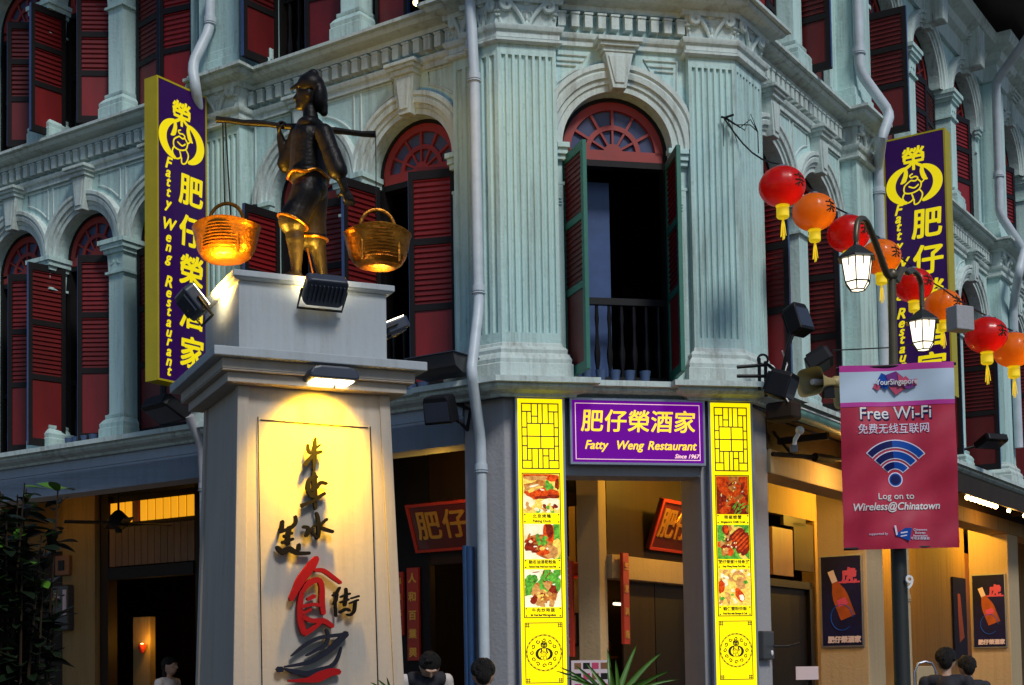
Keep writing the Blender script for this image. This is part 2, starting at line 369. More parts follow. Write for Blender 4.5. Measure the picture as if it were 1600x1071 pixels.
LEDGE = [(0, Z1 - .165), (.055, Z1 - .165), (.065, Z1 - .14), (.11, Z1 - .125), (.16, Z1 - .118), (.20, Z1 - .09), (.195, Z1 - .06), (.26, Z1 - .055), (.26, Z1), (0, Z1 + .02)]
CORN = [(0, Z2 - .15), (.07, Z2 - .15), (.075, Z2 - .10), (.11, Z2 - .095), (.14, Z2 - .085), (.19, Z2 - .07), (.215, Z2 - .04), (.21, Z2 - .02), (.26, Z2 - .015), (.26, Z2 + .02), (0, Z2 + .05)]
ARCHI = [(0, 7.955), (.035, 7.955), (.035, 8.01), (.06, 8.025), (.075, 8.06), (.075, 8.075), (0, 8.085)]
FASC = [(0, 3.90), (.0, 3.90), (.0, 4.16), (-.03, 4.165), (-.03, 4.185), (.015, 4.19), (.015, 4.30), (0, 4.31)]
TOPC = [(0, 11.15), (.06, 11.15), (.08, 11.22), (.08, 11.4), (.16, 11.45), (.2, 11.55), (.36, 11.62), (.4, 11.7), (.4, 11.78), (0, 11.8)]
W0 = .22
pathC = [xy('L', -4.2, 0), xy('L', -3.56, 0), xy('L', -3.56, W0), xy('L', -.62, W0), xy('L', -.62, .09), xy('L', -.34, .09), xy('L', -.34, 0), xy('L', 0, 0), xy('C', .60, 0), xy('C', .60, .1), xy('C', 2.0, .1), xy('C', 2.0, 0), xy('R', 0, 0), xy('R', .66, 0), xy('R', .66, W0), xy('R', 3.56, W0), xy('R', 3.56, 0), xy('R', 4.2, 0)]
pathL = [xy('L', -9.3, 0), xy('L', -8.7, 0), xy('L', -8.7, W0), xy('L', -4.2, W0), xy('L', -4.2, .02)]
pathR = [xy('R', 4.2, .02), xy('R', 4.2, W0), xy('R', 10.2, W0), xy('R', 10.2, 0), xy('R', 10.8, 0), xy('R', 10.8, W0), xy('R', 17, W0), xy('R', 17, 0), xy('R', 17.6, 0)]
ledgeL = [xy('L', -9.3, .0), xy('L', -4.2, .0)]
ledgeC = [xy('L', -4.2, 0), xy('L', -.64, 0.0), xy('L', -.64, -.06), xy('L', 0, -.06), xy('C', .66, -.06), xy('C', .66, .06), xy('C', 1.94, .06), xy('C', 1.94, -.06), xy('R', 0, -.06), xy('R', .70, -.06), xy('R', .70, 0), xy('R', 4.2, 0)]
ledgeC[3] = tuple(inter('L', -.06, 'C', -.06)); ledgeC[8] = tuple(inter('C', -.06, 'R', -.06))
ledgeR = [xy('R', 4.2, 0), xy('R', 17.6, 0)]

def wall_arch(mb, f, u0, u1, zb, zt, cs, r, zs, y0=W0, y1=W0 + .32):
    mb.T = fm(f); cs = sorted(cs)
    mb.box(u0, cs[0] - r, y0, y1, zb, zt); mb.box(cs[-1] + r, u1, y0, y1, zb, zt)
    for a, b in zip(cs, cs[1:]): mb.box(a + r, b - r, y0, y1, zs, zt)
    n = 20
    for c in cs:
        A = [(c - r * math.cos(PI * i / n), zs + r * math.sin(PI * i / n)) for i in range(n + 1)]
        v = []; fs = []
        for x, z in A: v += [(x, y0, z), (x, y0, zt), (x, y1, z), (x, y1, zt)]
        for i in range(n):
            a, b = 4 * i, 4 * i + 4
            fs += [(a, b, b + 1, a + 1), (a, a + 2, b + 2, b), (a + 2, a + 3, b + 3, b + 2)]
        mb.add(v, fs)
    mb.T = Matrix()
def ringmould(mb, f, c, r, zs, prof, lo, hi, n=28):
    mb.T = fm(f); v = []; k = len(prof)
    for i in range(n + 1):
        t = PI * i / n
        for dr, y in prof:
            x = c - (r + dr) * math.cos(t); v.append((min(max(x, lo), hi), y, zs + (r + dr) * math.sin(t)))
    mb.add(v, [(i * k + j, i * k + j + 1, (i + 1) * k + j + 1, (i + 1) * k + j) for i in range(n) for j in range(k - 1)]); mb.T = Matrix()
RING = lambda y: [(.0, y + .02), (0, y - .03), (.055, y - .03), (.06, y - .05), (.10, y - .055), (.105, y - .08), (.15, y - .09), (.17, y - .075), (.185, y - .10), (.225, y - .10), (.235, y - .075), (.235, y + .01)]
def column_mesh(h, w=.26, dp=.24):
    m = MB(); sq = lambda a, b: [(-a, -b), (-a, b), (a, b), (a, -b)]
    def seq(lv):
        v = []; 
        for z, e in lv: v += [(-w / 2 - e, -e, z), (w / 2 + e, -e, z), (w / 2 + e, dp + e, z), (-w / 2 - e, dp + e, z)]
        n = len(lv); m.add(v, [(i * 4 + j, i * 4 + (j + 1) % 4, i * 4 + 4 + (j + 1) % 4, i * 4 + 4 + j) for i in range(n - 1) for j in range(4)] + [tuple(range(4)), tuple(range(4 * n - 4, 4 * n))])
    seq([(0, .09), (.17, .09), (.18, .08), (.23, .085), (.27, .06), (.30, .03), (.31, .035), (.345, .035), (.35, .01), (.37, 0), (h - .42, 0)])
    seq([(h - .42, 0), (h - .415, .035), (h - .385, .035), (h - .38, .005), (h - .17, .015), (h - .165, .045), (h - .12, .05), (h - .115, .075), (h - .06, .08), (h - .055, .10), (h, .10)])
    # small scroll ornament on the neck
    for s in (-1, 1): m.tube([(s * (.02 + .05 * t * 1) + s * .022 * math.cos(5 * t), -.012, h - .27 + .022 * math.sin(5 * t)) for t in [i / 10 for i in range(11)]], .009, 6)
    return m
colmesh1 = column_mesh(SPR1 - SILL1 + .0).mesh('column', 'mint', smooth=30)
colmesh2 = column_mesh(SPR2 - SILL2).mesh('column', 'mint', smooth=30)

# ---- windows: frame > fanlight pane, two louvred leaves, balustrade
def leaf_mesh(w, h, edge='dark'):
    m = MB(); t = .022; sw = .055
    m.box(0, sw, -t, t, 0, h); m.box(w - sw, w, -t, t, 0, h)
    rails = [0, h * .36, h * .66, h]
    for z in (0.0, h * .36, h * .66, h - .09): m.box(sw, w - sw, -t, t, z, z + (.09 if z in (0., h - .09) else .07))
    m.mi(1)
    m.box(sw, w - sw, -.008, .008, .09, h * .36)
    for a, b in ((h * .36 + .07, h * .66), (h * .66 + .07, h - .09)):
        m.box(sw, w - sw, -.003, .003, a, b)
        k = max(4, int((b - a) / .055))
        for i in range(k):
            z = a + (b - a) * (i + .5) / k
            m.box(sw, w - sw, -.022, .022, -.004, .004, Matrix.Translation((0, 0, z)) @ Matrix.Rotation(rad(38), 4, 'X'))
            
    m.mi(2); m.box(w, w + .004, -t * .9, t * .9, .005, h - .005)  # edge strip: painted highlight on dark leaves, own green on the others
    return m.mesh('shutter', [edge, 'red', 'skysheen' if edge == 'dark' else 'green'])
def arc_band(m, r0, r1, y0, y1, zs, a0=0, a1=PI, n=24, c=0):
    A = [a0 + (a1 - a0) * i / n for i in range(n + 1)]
    v = []
    for t in A:
        for r in (r0, r1):
            for y in (y0, y1): v.append((c - r * math.cos(t), y, zs + r * math.sin(t)))
    f = []
    for i in range(n):
        a, b = 4 * i, 4 * i + 4
        f += [(a, b, b + 2, a + 2), (a + 1, a + 3, b + 3, b + 1), (a, a + 1, b + 1, b), (a + 2, b + 2, b + 3, a + 3)]
    f += [(0, 2, 3, 1), (4 * n, 4 * n + 1, 4 * n + 3, 4 * n + 2)]
    m.add(v, f)
def win_meshes(r, zs, green=False):
    m = MB()
    arc_band(m, r - .04, r + .02, .14, .30, zs); m.box(-r - .02, -r + .05, .14, .28, 0, zs); m.box(r - .05, r + .02, .14, .28, 0, zs)  # dark arc band painted in for soffit shadow; the posts are frame
    m.box(-r + .05, r - .05, .15, .27, zs - .14, zs - .075)
    m.mi(1); R = r - .04
    arc_band(m, R - .085, R, .15, .24, zs); arc_band(m, R * .46, R * .46 + .05, .155, .235, zs); arc_band(m, .001, R * .19, .155, .235, zs)
    m.box(-R, R, .15, .24, zs - .075, zs + .03)
    for k in range(1, 6):
        t = PI * k / 6; T = Matrix.Translation((0, 0, zs)) @ Matrix.Rotation(t, 4, 'Y')
        m.box(-R + .07, -R * .46 - .04, .158, .232, -.014, .014, T)
        if k in (1, 2, 3, 4, 5): m.box(-R * .46, -R * .17, .158, .232, -.011, .011, T)
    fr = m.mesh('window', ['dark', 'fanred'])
    p = MB(); n = 24; p.pxz([(-(R - .05) * math.cos(PI * i / n), zs + .025 + (R - .08) * math.sin(PI * i / n)) for i in range(n + 1)], .19, .20)
    pane = p.mesh('pane', 'glass')
    b = MB(); b.box(-r + .05, r - .05, .16, .22, .86, .93); b.box(-r + .05, r - .05, .16, .22, .06, .11)
    k = int(2 * (r - .05) / .125)
    for i in range(k):
        x = -r + .05 + (i + .5) * 2 * (r - .05) / k
        b.lathe([(.018, .11), (.018, .2), (.03, .28), (.034, .36), (.02, .46), (.016, .62), (.024, .72), (.018, .80), (.018, .86)], 8, Matrix.Translation((x, .19, 0)))
    bal = b.mesh('balustrade', 'black', smooth=True)
    return fr, pane, bal, leaf_mesh(r - .035, zs - .16, 'green' if green else 'dark')
_wc = {}
def window(B, f, u, z, r, zs, pl, pr, yw=W0, green=False):
    key = (round(r, 2), round(zs, 2), green)
    if key not in _wc: _wc[key] = win_meshes(r, zs, green)
    fr, pane, bal, lf = _wc[key]; a = FR[f][1]
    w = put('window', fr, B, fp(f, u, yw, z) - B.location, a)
    put('pane', pane, w); put('balustrade', bal, w)
    jl, jr = random.uniform(-5, 5), random.uniform(-3, 5)
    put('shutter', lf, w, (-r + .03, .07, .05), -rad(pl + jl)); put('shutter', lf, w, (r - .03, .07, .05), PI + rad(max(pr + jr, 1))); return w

def facade(B, f, u0, u1, cs, r, sto, leaves, cols=True, colw=None):
    """one bay of one upper storey: wall, mouldings, keystones, dentils, columns, windows"""
    sill, spr, top = (SILL1, SPR1, TOP1) if sto == 1 else (SILL2, SPR2, TOP2)
    w = MB(); wall_arch(w, f, u0, u1, sill - .05, top, cs, r, spr); w.build('wall', 'mint', B)
    cs = sorted(cs)
    for i, c in enumerate(cs):
        lo = (cs[i - 1] + c) / 2 if i else u0; hi = (cs[i + 1] + c) / 2 if i < len(cs) - 1 else u1
        m = MB(); ringmould(m, f, c, r, spr, RING(W0), lo, hi); m.build('arch_moulding', 'trim', B, smooth=30)
        k = MB(fm(f)); zt = min(spr + r + .40, top - .35) if sto == 1 else spr + r + .42
        y = W0
        k.pxz([(c - .075, spr + r - .02), (c + .075, spr + r - .02), (c + .13, zt), (c - .13, zt)], y - .13, y)
        k.pxz([(c - .05, spr + r + .03), (c + .05, spr + r + .03), (c + .095, zt - .04), (c - .095, zt - .04)], y - .145, y - .13)
        for e, h0, h1 in ((.15, 0, .05), (.18, .05, .085), (.205, .085, .125)): k.box(c - e, c + e, y - e - .015, y, zt + h0, zt + h1)
        k.build('keystone', 'trim', B, bevel=.006)
        # spandrel beads
        for s in (-1, 1):
            sb = MB(fm(f)); e0 = c + s * (r + .27); lim = hi if s > 0 else lo
            xe = lim - s * .05; xi = c + s * .24; zz = zt + .02
            if abs(xe - xi) > .22:
                pts = [(xi, W0 - .006, zz), (xe, W0 - .006, zz)]
                dz = [(c + s * abs(xe - c) * 1.0, 0)]
                t0 = math.acos(min(.999, abs(xe - c) / (r + .31))) if abs(xe - c) < r + .31 else .35
                t1 = math.acos(abs(xi - c) / (r + .31)) if abs(xi - c) < r + .31 else PI / 2
                for q in range(9):
                    t = t0 + (t1 - t0) * q / 8; zq = spr + (r + .31) * math.sin(t)
                    if zq < zz - .02: pts.append((c + s * (r + .31) * math.cos(t), W0 - .006, zq))
                if len(pts) > 3: sb.tube(pts, .012, 6, closed=True); 
            if sb.v and sto == 1: sb.build('spandrel_bead', 'trim', B, smooth=True)
        window(B, f, c, sill + .02, r, spr - sill - .02, *leaves[i])
    if cols:
        cm = colmesh1 if sto == 1 else colmesh2
        for a, b in zip(cs, cs[1:]): put('column', cm, B, fp(f, (a + b) / 2, .10, sill) - B.location, FR[f][1])
        for u, s in ((cs[0] - r, -1), (cs[-1] + r, 1)):
            jb = MB(fm(f))
            for e, h0, h1 in ((.03, -.42, -.385), (.05, -.165, -.115), (.075, -.115, -.055), (.1, -.055, 0)):
                a, b = sorted((u - s * e * .5, u + s * (.10 + e * .4))); jb.box(a, b, W0 - e, W0, spr + h0, spr + h1)
            a, b = sorted((u, u + s * .11)); jb.box(a, b, W0 - .03, W0, sill, spr - .42)
            a, b = sorted((u - s * .04, u + s * .15)); jb.box(a, b, W0 - .09, W0, sill, sill + .17); jb.box(a, b, W0 - .06, W0, sill + .17, sill + .29)
            jb.build('jamb', 'mint', B, bevel=.006)
    if sto == 1:
        d = MB(fm(f)); n = int((u1 - u0) / .137); st = (u1 - u0) / n
        for i in range(n):
            x = u0 + st * (i + .5); d.box(x - .04, x + .04, W0 - .105, W0, 8.125, 8.27); d.box(x - .046, x + .046, W0 - .115, W0, 8.255, 8.275)
        d.build('dentil_band', 'trim', B)

def fluted(path, nfl, z0, z1, depth=.03):
    """open sheet of pilaster face with concave flutes; nfl per path segment"""
    pts = []
    for i in range(len(path) - 1):
        p, q = Vector(path[i]), Vector(path[i + 1]); d = (q - p); L = d.length; d = d.normalized(); nrm = Vector((-d.y, d.x)); k = nfl[i]
        pts.append(p)
        if not k: continue
        st = (L - .05) / k; w = st * .62
        for j in range(k):
            c = .025 + st * (j + .5)
            for t in range(7):
                ph = PI * t / 6; pts.append(p + d * (c - w / 2 * math.cos(ph)) + nrm * (depth * math.sin(ph)))
    pts.append(Vector(path[-1])); n = len(pts)
    return [(p.x, p.y, z0) for p in pts] + [(p.x, p.y, z1) for p in pts], [(i, i + 1, n + i + 1, n + i) for i in range(n - 1)]
BASE = [(0, SILL1), (.10, SILL1), (.10, SILL1 + .17), (.085, SILL1 + .18), (.09, SILL1 + .22), (.07, SILL1 + .26), (.05, SILL1 + .285), (.055, SILL1 + .32), (.04, SILL1 + .345), (.015, SILL1 + .36), (.008, SILL1 + .39), (0, SILL1 + .40)]
NECK = [(0, 7.895), (.035, 7.897), (.055, 7.915), (.055, 7.94), (.025, 7.955), (0, 7.96)]
BELL = [(0, 7.955), (.0, 8.03), (.006, 8.12), (.015, 8.2), (.03, 8.28), (.03, 8.33), (0, 8.34)]
def scroll(m, f, u, z, s, yo, k=1.0):
    """bold S-shaped volute rising from the centre of the capital to one corner"""
    T = fm(f); pts = []; rr = []; R0 = .062
    cx, cz = u + s * .215 * k, z + .315
    for i in range(17):
        t = i / 16; pts.append((u + s * k * (.015 + .20 * t ** 1.25 - .02 * math.sin(PI * t)), yo - .022 - .03 * t, z + .05 + (.315 + R0 - .05) * t ** .85)); rr.append(.014 + .016 * t)
    for i in range(1, 24):
        t = i / 23; a = PI / 2 - t * 3.1 * PI; R = R0 * (1 - .80 * t); pts.append((cx + s * k * R * math.cos(a), yo - .052, cz + R * math.sin(a))); rr.append(.030 - .014 * t)
    m.tube(pts, rr, 8, T)
def capital(m, f, u0, u1, yo=0):
    c = (u0 + u1) / 2; w = (u1 - u0); k = w / .60
    for s in (-1, 1):
        scroll(m, f, c, 7.96, s, yo, k)
        for dx, dz, ln, tw in ((.06, .0, .13, 30), (.13, .02, .11, 40), (.20, .02, .10, 25), (.25, .05, .16, 10)):
            T = fm(f, c + s * dx * k, yo - .004, 7.97 + dz) @ Matrix.Rotation(s * rad(tw), 4, 'Y')
            m.ball((0, 0, ln / 2), (.020 * min(1, k + .2), .020, ln / 2), 8, 6, T); m.ball((s * .008, -.020, ln), (.018, .018, .016), 8, 5, T)
        m.lathe([(.001, 0), (.055 * min(1, k + .3), .012), (.055 * min(1, k + .3), .03), (.03, .04)], 12, fm(f, c + s * .285 * k, yo + .01, 8.20), caps=False)
    T = fm(f, c, yo - .012, 7.98)
    for q in range(3): m.ball((0, -.006, .05 + q * .07), (.034 - q * .007, .024, .045), 10, 6, T)
    for q in (-1, 1):
        m.ball((q * .05, -.004, .06), (.018, .016, .06), 8, 6, T @ Matrix.Rotation(q * rad(35), 4, 'Y')); m.tube([(q * .02, 0, .16), (q * .06, -.012, .20), (q * .055, -.012, .25), (q * .02, -.012, .26)], .012, 6, T)
    m.ball((0, -.02, .34), (.055, .03, .034), 10, 6, T)
def pilaster(B, path, nfl, faces, plain=False):
    m = MB(); v, fcs = fluted(path, nfl, SILL1 + .50, 7.79); m.add(v, fcs)
    for z0, z1 in ((SILL1 + .39, SILL1 + .50), (7.79, 7.90), (7.955, 8.34)):
        m.sweep(path, [(-.03, z0), (0, z0), (0, z1), (-.03, z1)])
    p = m.build('pilaster', 'mint', B, smooth=35)
    b = MB(); b.sweep(path, BASE); b.build('pilaster_base', 'trim', p, smooth=25)
    c = MB(); c.sweep(path, NECK); c.sweep(path, BELL)
    for f, u0, u1, yo in faces: capital(c, f, u0, u1, yo)
    c.build('capital', 'trim', p, smooth=35)
    return p

# ---- corner building, first floor
B = bld['C']
facade(B, 'L', -3.56, -.62, [-1.26, -2.72], .545, 1, [(98, 10), (98, 24)])
facade(B, 'R', .66, 3.56, [1.27, 2.72], .545, 1, [(88, 4), (86, 6)])
# chamfer bay
w = MB(); wall_arch(w, 'C', .60, 2.0, SILL1 - .05, TOP1, [1.25], .58, 6.93, .1, .45); w.build('wall', 'mint', B)
m = MB(); ringmould(m, 'C', 1.25, .58, 6.93, [(a * 1.2, b) for a, b in RING(.1)], .60, 2.0); m.build('arch_moulding', 'trim', B, smooth=30)
k = MB(fm('C')); zt = 7.87
k.pxz([(1.18, 7.50), (1.32, 7.50), (1.40, zt), (1.10, zt)], -.05, .1); k.pxz([(1.2, 7.55), (1.30, 7.55), (1.365, zt - .04), (1.135, zt - .04)], -.065, -.05)
for e, h0, h1 in ((.17, 0, .05), (.205, .05, .09), (.235, .09, .14)): k.box(1.25 - e, 1.25 + e, .1 - e * .95, .1, zt + h0, zt + h1)
k.build('keystone', 'trim', B, bevel=.006)
for s in (-1, 1):
    sb = MB(fm('C')); pts = [(1.25 + s * .30, .094, zt), (1.25 + s * .66, .094, zt)] + [(1.25 + s * .89 * math.cos(t), .094, 6.93 + .89 * math.sin(t)) for t in [.75 + i * .06 for i in range(7)]]
    sb.tube(pts, .013, 6, closed=True); sb.tube([(1.25 + s * (.34 + .28 * t), .092, zt - .06) for t in (0, 1)], .012, 6); sb.tube([(1.25 + s * (.42 + .2 * t), .092, zt - .11) for t in (0, 1)], .012, 6)
    sb.build('spandrel_bead', 'trim', B, smooth=True)
d = MB(fm('C'))
for i in range(10):
    x = .60 + .14 * (i + .5); d.box(x - .04, x + .04, -.01, .1, 8.125, 8.27); d.box(x - .047, x + .047, -.02, .1, 8.255, 8.275)
d.build('dentil_band', 'trim', B)
for u, s in ((.67, -1), (1.83, 1)):
    jb = MB(fm('C'))
    for e, h0, h1 in ((.03, -.42, -.385), (.05, -.165, -.115), (.075, -.115, -.055), (.1, -.055, 0)):
        a, b = sorted((u - s * e * .6, u + s * (.16 if s > 0 else .065))); jb.box(a, b, .1 - e, .101, 6.93 + h0, 6.93 + h1)
    a, b = sorted((u, u + s * (.14 if s > 0 else .06))); jb.box(a, b, .07, .101, SILL1, 6.51)
    a, b = sorted((u - s * .03, u + s * (.16 if s > 0 else .065))); jb.box(a, b, .0, .101, SILL1, SILL1 + .17); jb.box(a, b, .03, .101, SILL1 + .17, SILL1 + .30)
    a, b = sorted((u + s * .02, u + s * (.1 if s > 0 else .05))); 
    for q in range(3): jb.box(a, b, .055, .07, 6.30 + q * .03, 6.315 + q * .03)
    jb.build('jamb', 'mint', B, bevel=.006)
window(B, 'C', 1.25, SILL1 + .02, .58, 6.93 - SILL1 - .02, 86, 84, yw=.1, green=True)
# pilasters
pilaster(B, [xy('L', -.62, W0), xy('L', -.62, .09), xy('L', -.34, .09), xy('L', -.34, 0), xy('L', 0, 0), xy('C', .60, 0), xy('C', .60, .1)], [0, 2, 0, 3, 8, 0], [('L', -.62, -.34, .09), ('L', -.34, 0, 0), ('C', .0, .60, 0)])
pilaster(B, [xy('C', 2.0, .1), xy('C', 2.0, 0), xy('R', 0, 0), xy('R', .66, 0), xy('R', .66, W0)], [0, 7, 8, 0], [('C', 2.0, CW, 0), ('R', 0.02, .64, 0)])
pilaster(B, [xy('L', -4.2, W0), xy('L', -4.2, 0), xy('L', -3.56, 0), xy('L', -3.56, W0)], [0, 7, 0], [('L', -4.18, -3.58, 0)])
pilaster(B, [xy('R', 3.56, W0), xy('R', 3.56, 0), xy('R', 4.2, 0), xy('R', 4.2, W0)], [0, 0, 0], [('R', 3.58, 4.18, 0)])
m = MB(); m.sweep(pathC, CORN); m.build('cornice', 'trim', B, smooth=25)
m = MB(); m.sweep(pathC, ARCHI); m.build('architrave', 'trim', B, smooth=25)
m = MB(); m.sweep(ledgeC, LEDGE); m.build('ledge', 'trim', B, smooth=25)
# second floor
facade(B, 'L', -3.56, -.62, [-1.26, -2.72], .545, 2, [(100, 14), (10, 80)])
facade(B, 'R', .66, 3.56, [1.27, 2.72], .545, 2, [(20, 4), (88, 4)])
facade(B, 'C', .62, 1.98, [1.3], .5, 2, [(90, 90)], cols=False)
for f, u0, u1 in (('L', -4.2, -3.56), ('R', 3.56, 4.2)):
    P2 = MB(fm(f)); P2.box(u0, u1, .0, .5, SILL2, 11.9); P2.box(u0 - .04, u1 + .04, -.04, .5, SILL2, SILL2 + .25); P2.box(u0 - .02, u1 + .02, -.02, .5, SILL2 + .25, SILL2 + .36); P2.build('upper_pilaster', 'mint', B, bevel=.008)
P2 = MB(); P2.pxy([xy('L', -.62, .05), tuple(inter('L', .0, 'C', .0)), xy('C', .62, 0), xy('C', .62, .4), xy('L', -.62, .5)], SILL2, 11.9); P2.build('upper_pilaster', 'mint', B, bevel=.008)
P2 = MB(); P2.pxy([xy('C', 1.98, .0), tuple(inter('C', .0, 'R', .0)), xy('R', .66, .05), xy('R', .66, .5), xy('C', 1.98, .4)], SILL2, 11.9); P2.build('upper_pilaster', 'mint', B, bevel=.008)
m = MB(); m.sweep(pathC, TOPC); m.build('top_cornice', 'trim', B, smooth=25)
# ---- neighbours
for key, f, u0, u1, cs, r, lv, pth, ldg, pil in (
        ('L', 'L', -8.7, -4.2, [-7.80, -6.43, -5.06], .53, [(98, 34), (100, 36), (8, 12)], pathL, ledgeL, [(-9.3, -8.7)]),
        ('R', 'R', 4.2, 10.2, [5.25, 7.2, 9.15], .66, [(86, 5), (88, 4), (84, 6)], pathR, ledgeR, [(10.2, 10.8), (17.0, 17.6)])):
    N = bld[key]
    for sto in (1, 2): facade(N, f, u0, u1, cs, r, sto, lv if (sto == 1 or key == 'L') else [(88, 4), (8, 5), (12, 6)])
    if key == 'R':
        for sto in (1, 2): facade(N, f, 10.8, 17.0, [11.85, 13.9, 15.95], .66, sto, lv if sto == 1 else [(10, 5)] * 3)
    m = MB(); m.sweep(pth, CORN); m.build('cornice', 'trim', N, smooth=25)
    m = MB(); m.sweep(pth, ARCHI); m.build('architrave', 'trim', N, smooth=25)
    m = MB(); m.sweep(ldg, LEDGE); m.build('ledge', 'trim', N, smooth=25)
    m = MB(); m.sweep(pth, TOPC); m.build('top_cornice', 'trim', N, smooth=25)
    for a, b in pil:
        pilaster(N, [xy(f, a, W0), xy(f, a, 0), xy(f, b, 0), xy(f, b, W0)], [0, 0, 0], [(f, a + .02, b - .02, 0)])
        q = MB(fm(f)); q.box(a, b, 0, .5, SILL2, 11.9); q.box(a - .04, b + .04, -.04, .5, SILL2, SILL2 + .25); q.box(a - .02, b + .02, -.02, .5, SILL2 + .25, SILL2 + .36); q.build('upper_pilaster', 'mint', N, bevel=.008)
    # frieze brackets under the eaves
    for c in cs:
        q = MB(fm(f)); q.pxz([(c - .11, 11.0), (c + .11, 11.0), (c + .16, 11.62), (c - .16, 11.62)], W0 - .34, W0)
        q.build('eaves_bracket', 'trim', N, bevel=.02)

# ---- floors, inner core, roof (each house its own)
def wedge(d0, d1, uL, uR, z0, z1, parts=('L', 'C', 'R')):
    return [xy('L', uL, d0), tuple(inter('L', d0, 'C', d0)), tuple(inter('C', d0, 'R', d0)), xy('R', uR, d0), xy('R', uR, d1), tuple(inter('L', d1, 'R', d1)), xy('L', uL, d1)]
m = MB()
for z0, z1 in ((4.16, 4.455), (8.30, 8.44), (11.82, 11.9)): m.pxy(wedge(.30, 7, -4.2, 4.2, 0, 0), z0, z1)
m.pxy(wedge(3.2, 6.9, -4.15, 4.15, 0, 0), 4.4, 11.8); m.box(-4.2, -4.16, .55, 3.4, 4.4, 11.8, fm('L')); m.box(4.16, 4.2, .55, 3.4, 4.4, 11.8, fm('R')); m.build('inner_room', 'room', bld['C'])
m = MB(fm('L'))
for z0, z1 in ((4.16, 4.455), (8.30, 8.44), (11.82, 11.9)): m.box(-16, -4.21, .30, 7, z0, z1)
m.box(-16, -4.21, 3.2, 6.9, 4.4, 11.8); m.build('inner_room', 'room', bld['L'])
m = MB(fm('R'))
for z0, z1 in ((4.16, 4.455), (8.30, 8.44), (11.82, 11.9)): m.box(4.21, 24, .30, 7, z0, z1)
m.box(4.21, 24, 3.2, 6.9, 4.4, 11.8); m.build('inner_room', 'room', bld['R'])
def roof(B, pts, z): m = MB(); m.pxy(pts, z, z + .14); m.build('roof', 'tile', B)
roof(bld['C'], [xy('L', -4.2, -.95), tuple(inter('L', -.95, 'C', -.95)), tuple(inter('C', -.95, 'R', -.95)), xy('R', 4.2, -.95), xy('R', 4.2, 7), tuple(inter('L', 7, 'R', 7)), xy('L', -4.2, 7)], 12.0)
roof(bld['L'], [xy('L', -16, -.95), xy('L', -4.21, -.95), xy('L', -4.21, 7), xy('L', -16, 7)], 12.0)
roof(bld['R'], [xy('R', 4.21, -.95), xy('R', 24, -.95), xy('R', 24, 7), xy('R', 4.21, 7)], 12.0)
# wall fill behind the top cornice up to the roof
# ---- ground storey: piers and beams
GZ = .15
m = MB(); m.pxy([xy('C', .62, .03), tuple(inter('C', .03, 'L', .03)), xy('L', -.50, .03), xy('L', -.50, .45), xy('C', .62, .68)], GZ, 4.325); m.build('pier', 'grey', B, bevel=.012)
m = MB(); m.pxy([xy('C', 2.04, .68), xy('C', 2.04, .03), tuple(inter('C', .03, 'R', .03)), xy('R', .64, .03), xy('R', .64, .45)], GZ, 4.325); m.build('pier', 'grey', B, bevel=.012)
for f, u0, u1, B_, mt in (('L', -4.18, -3.58, B, 'grey'), ('R', 3.58, 4.18, B, 'cream'), ('L', -9.2, -8.7, bld['L'], 'grey'), ('R', 10.2, 10.85, bld['R'], 'cream'), ('R', 17, 17.6, bld['R'], 'cream')):
    m = MB(fm(f)); m.box(u0, u1, .03, .66, GZ, 3.92); m.build('pier', mt, B_, bevel=.012)
m = MB(); m.sweep([xy('L', -4.2, .02), xy('L', -.5, .02)], FASC); m.T = fm('L'); m.box(-4.2, -.5, .02, .34, 3.90, 4.2); m.T = Matrix(); m.build('beam', 'bluegrey', B)
m = MB(); m.sweep([xy('L', -9.3, .02), xy('L', -4.2, .02)], FASC); m.T = fm('L'); m.box(-16, -4.2, .02, .34, 3.90, 4.2); m.T = Matrix(); m.build('beam', 'bluegrey', bld['L'])
m = MB(fm('R')); m.box(.62, 4.2, .02, .34, 3.92, 4.25); m.build('beam', 'timber', B)
m = MB(fm('R')); m.box(4.21, 24, .02, .34, 3.92, 4.25); m.build('beam', 'timber', bld['R'])
m = MB(fm('C')); m.box(.6, 2.06, .05, .4, 3.55, 4.33); m.build('door_lintel', 'grey', B)
# ================================================================ arcade behind the piers: shop front, rooms
B, NL, NR = bld['C'], bld['L'], bld['R']
DI = 1.7
M['shop'] = wallpaint('shop_wall_paint', (.28, .17, .055), (.08, .04, .012), .9)
def bx(name, f, u0, u1, o0, o1, z0, z1, mt, par, bevel=0, label=None, T=None):
    m = MB(fm(f)); m.box(u0, u1, o0, o1, z0, z1); return m.build(name, mt, par, bevel=bevel, label=label)
m = MB(); m.pxy([xy('L', -4.2, 4.5), tuple(inter('L', 4.5, 'R', 4.5)), xy('R', 4.2, 4.5), xy('R', 4.2, 4.7), tuple(inter('L', 4.7, 'R', 4.7)), xy('L', -4.2, 4.7)], GZ, 4.15); m.build('back_wall', 'timber', B)
bx('back_wall', 'L', -16, -4.21, 4.5, 4.7, GZ, 4.15, 'timber', NL); bx('back_wall', 'R', 4.21, 24, 4.5, 4.7, GZ, 4.15, 'timber', NR)
bx('end_wall', 'L', -16.1, -16, .4, 4.7, GZ, 4.15, 'room', NL); bx('end_wall', 'R', 24, 24.1, .4, 4.7, GZ, 4.15, 'room', NR)
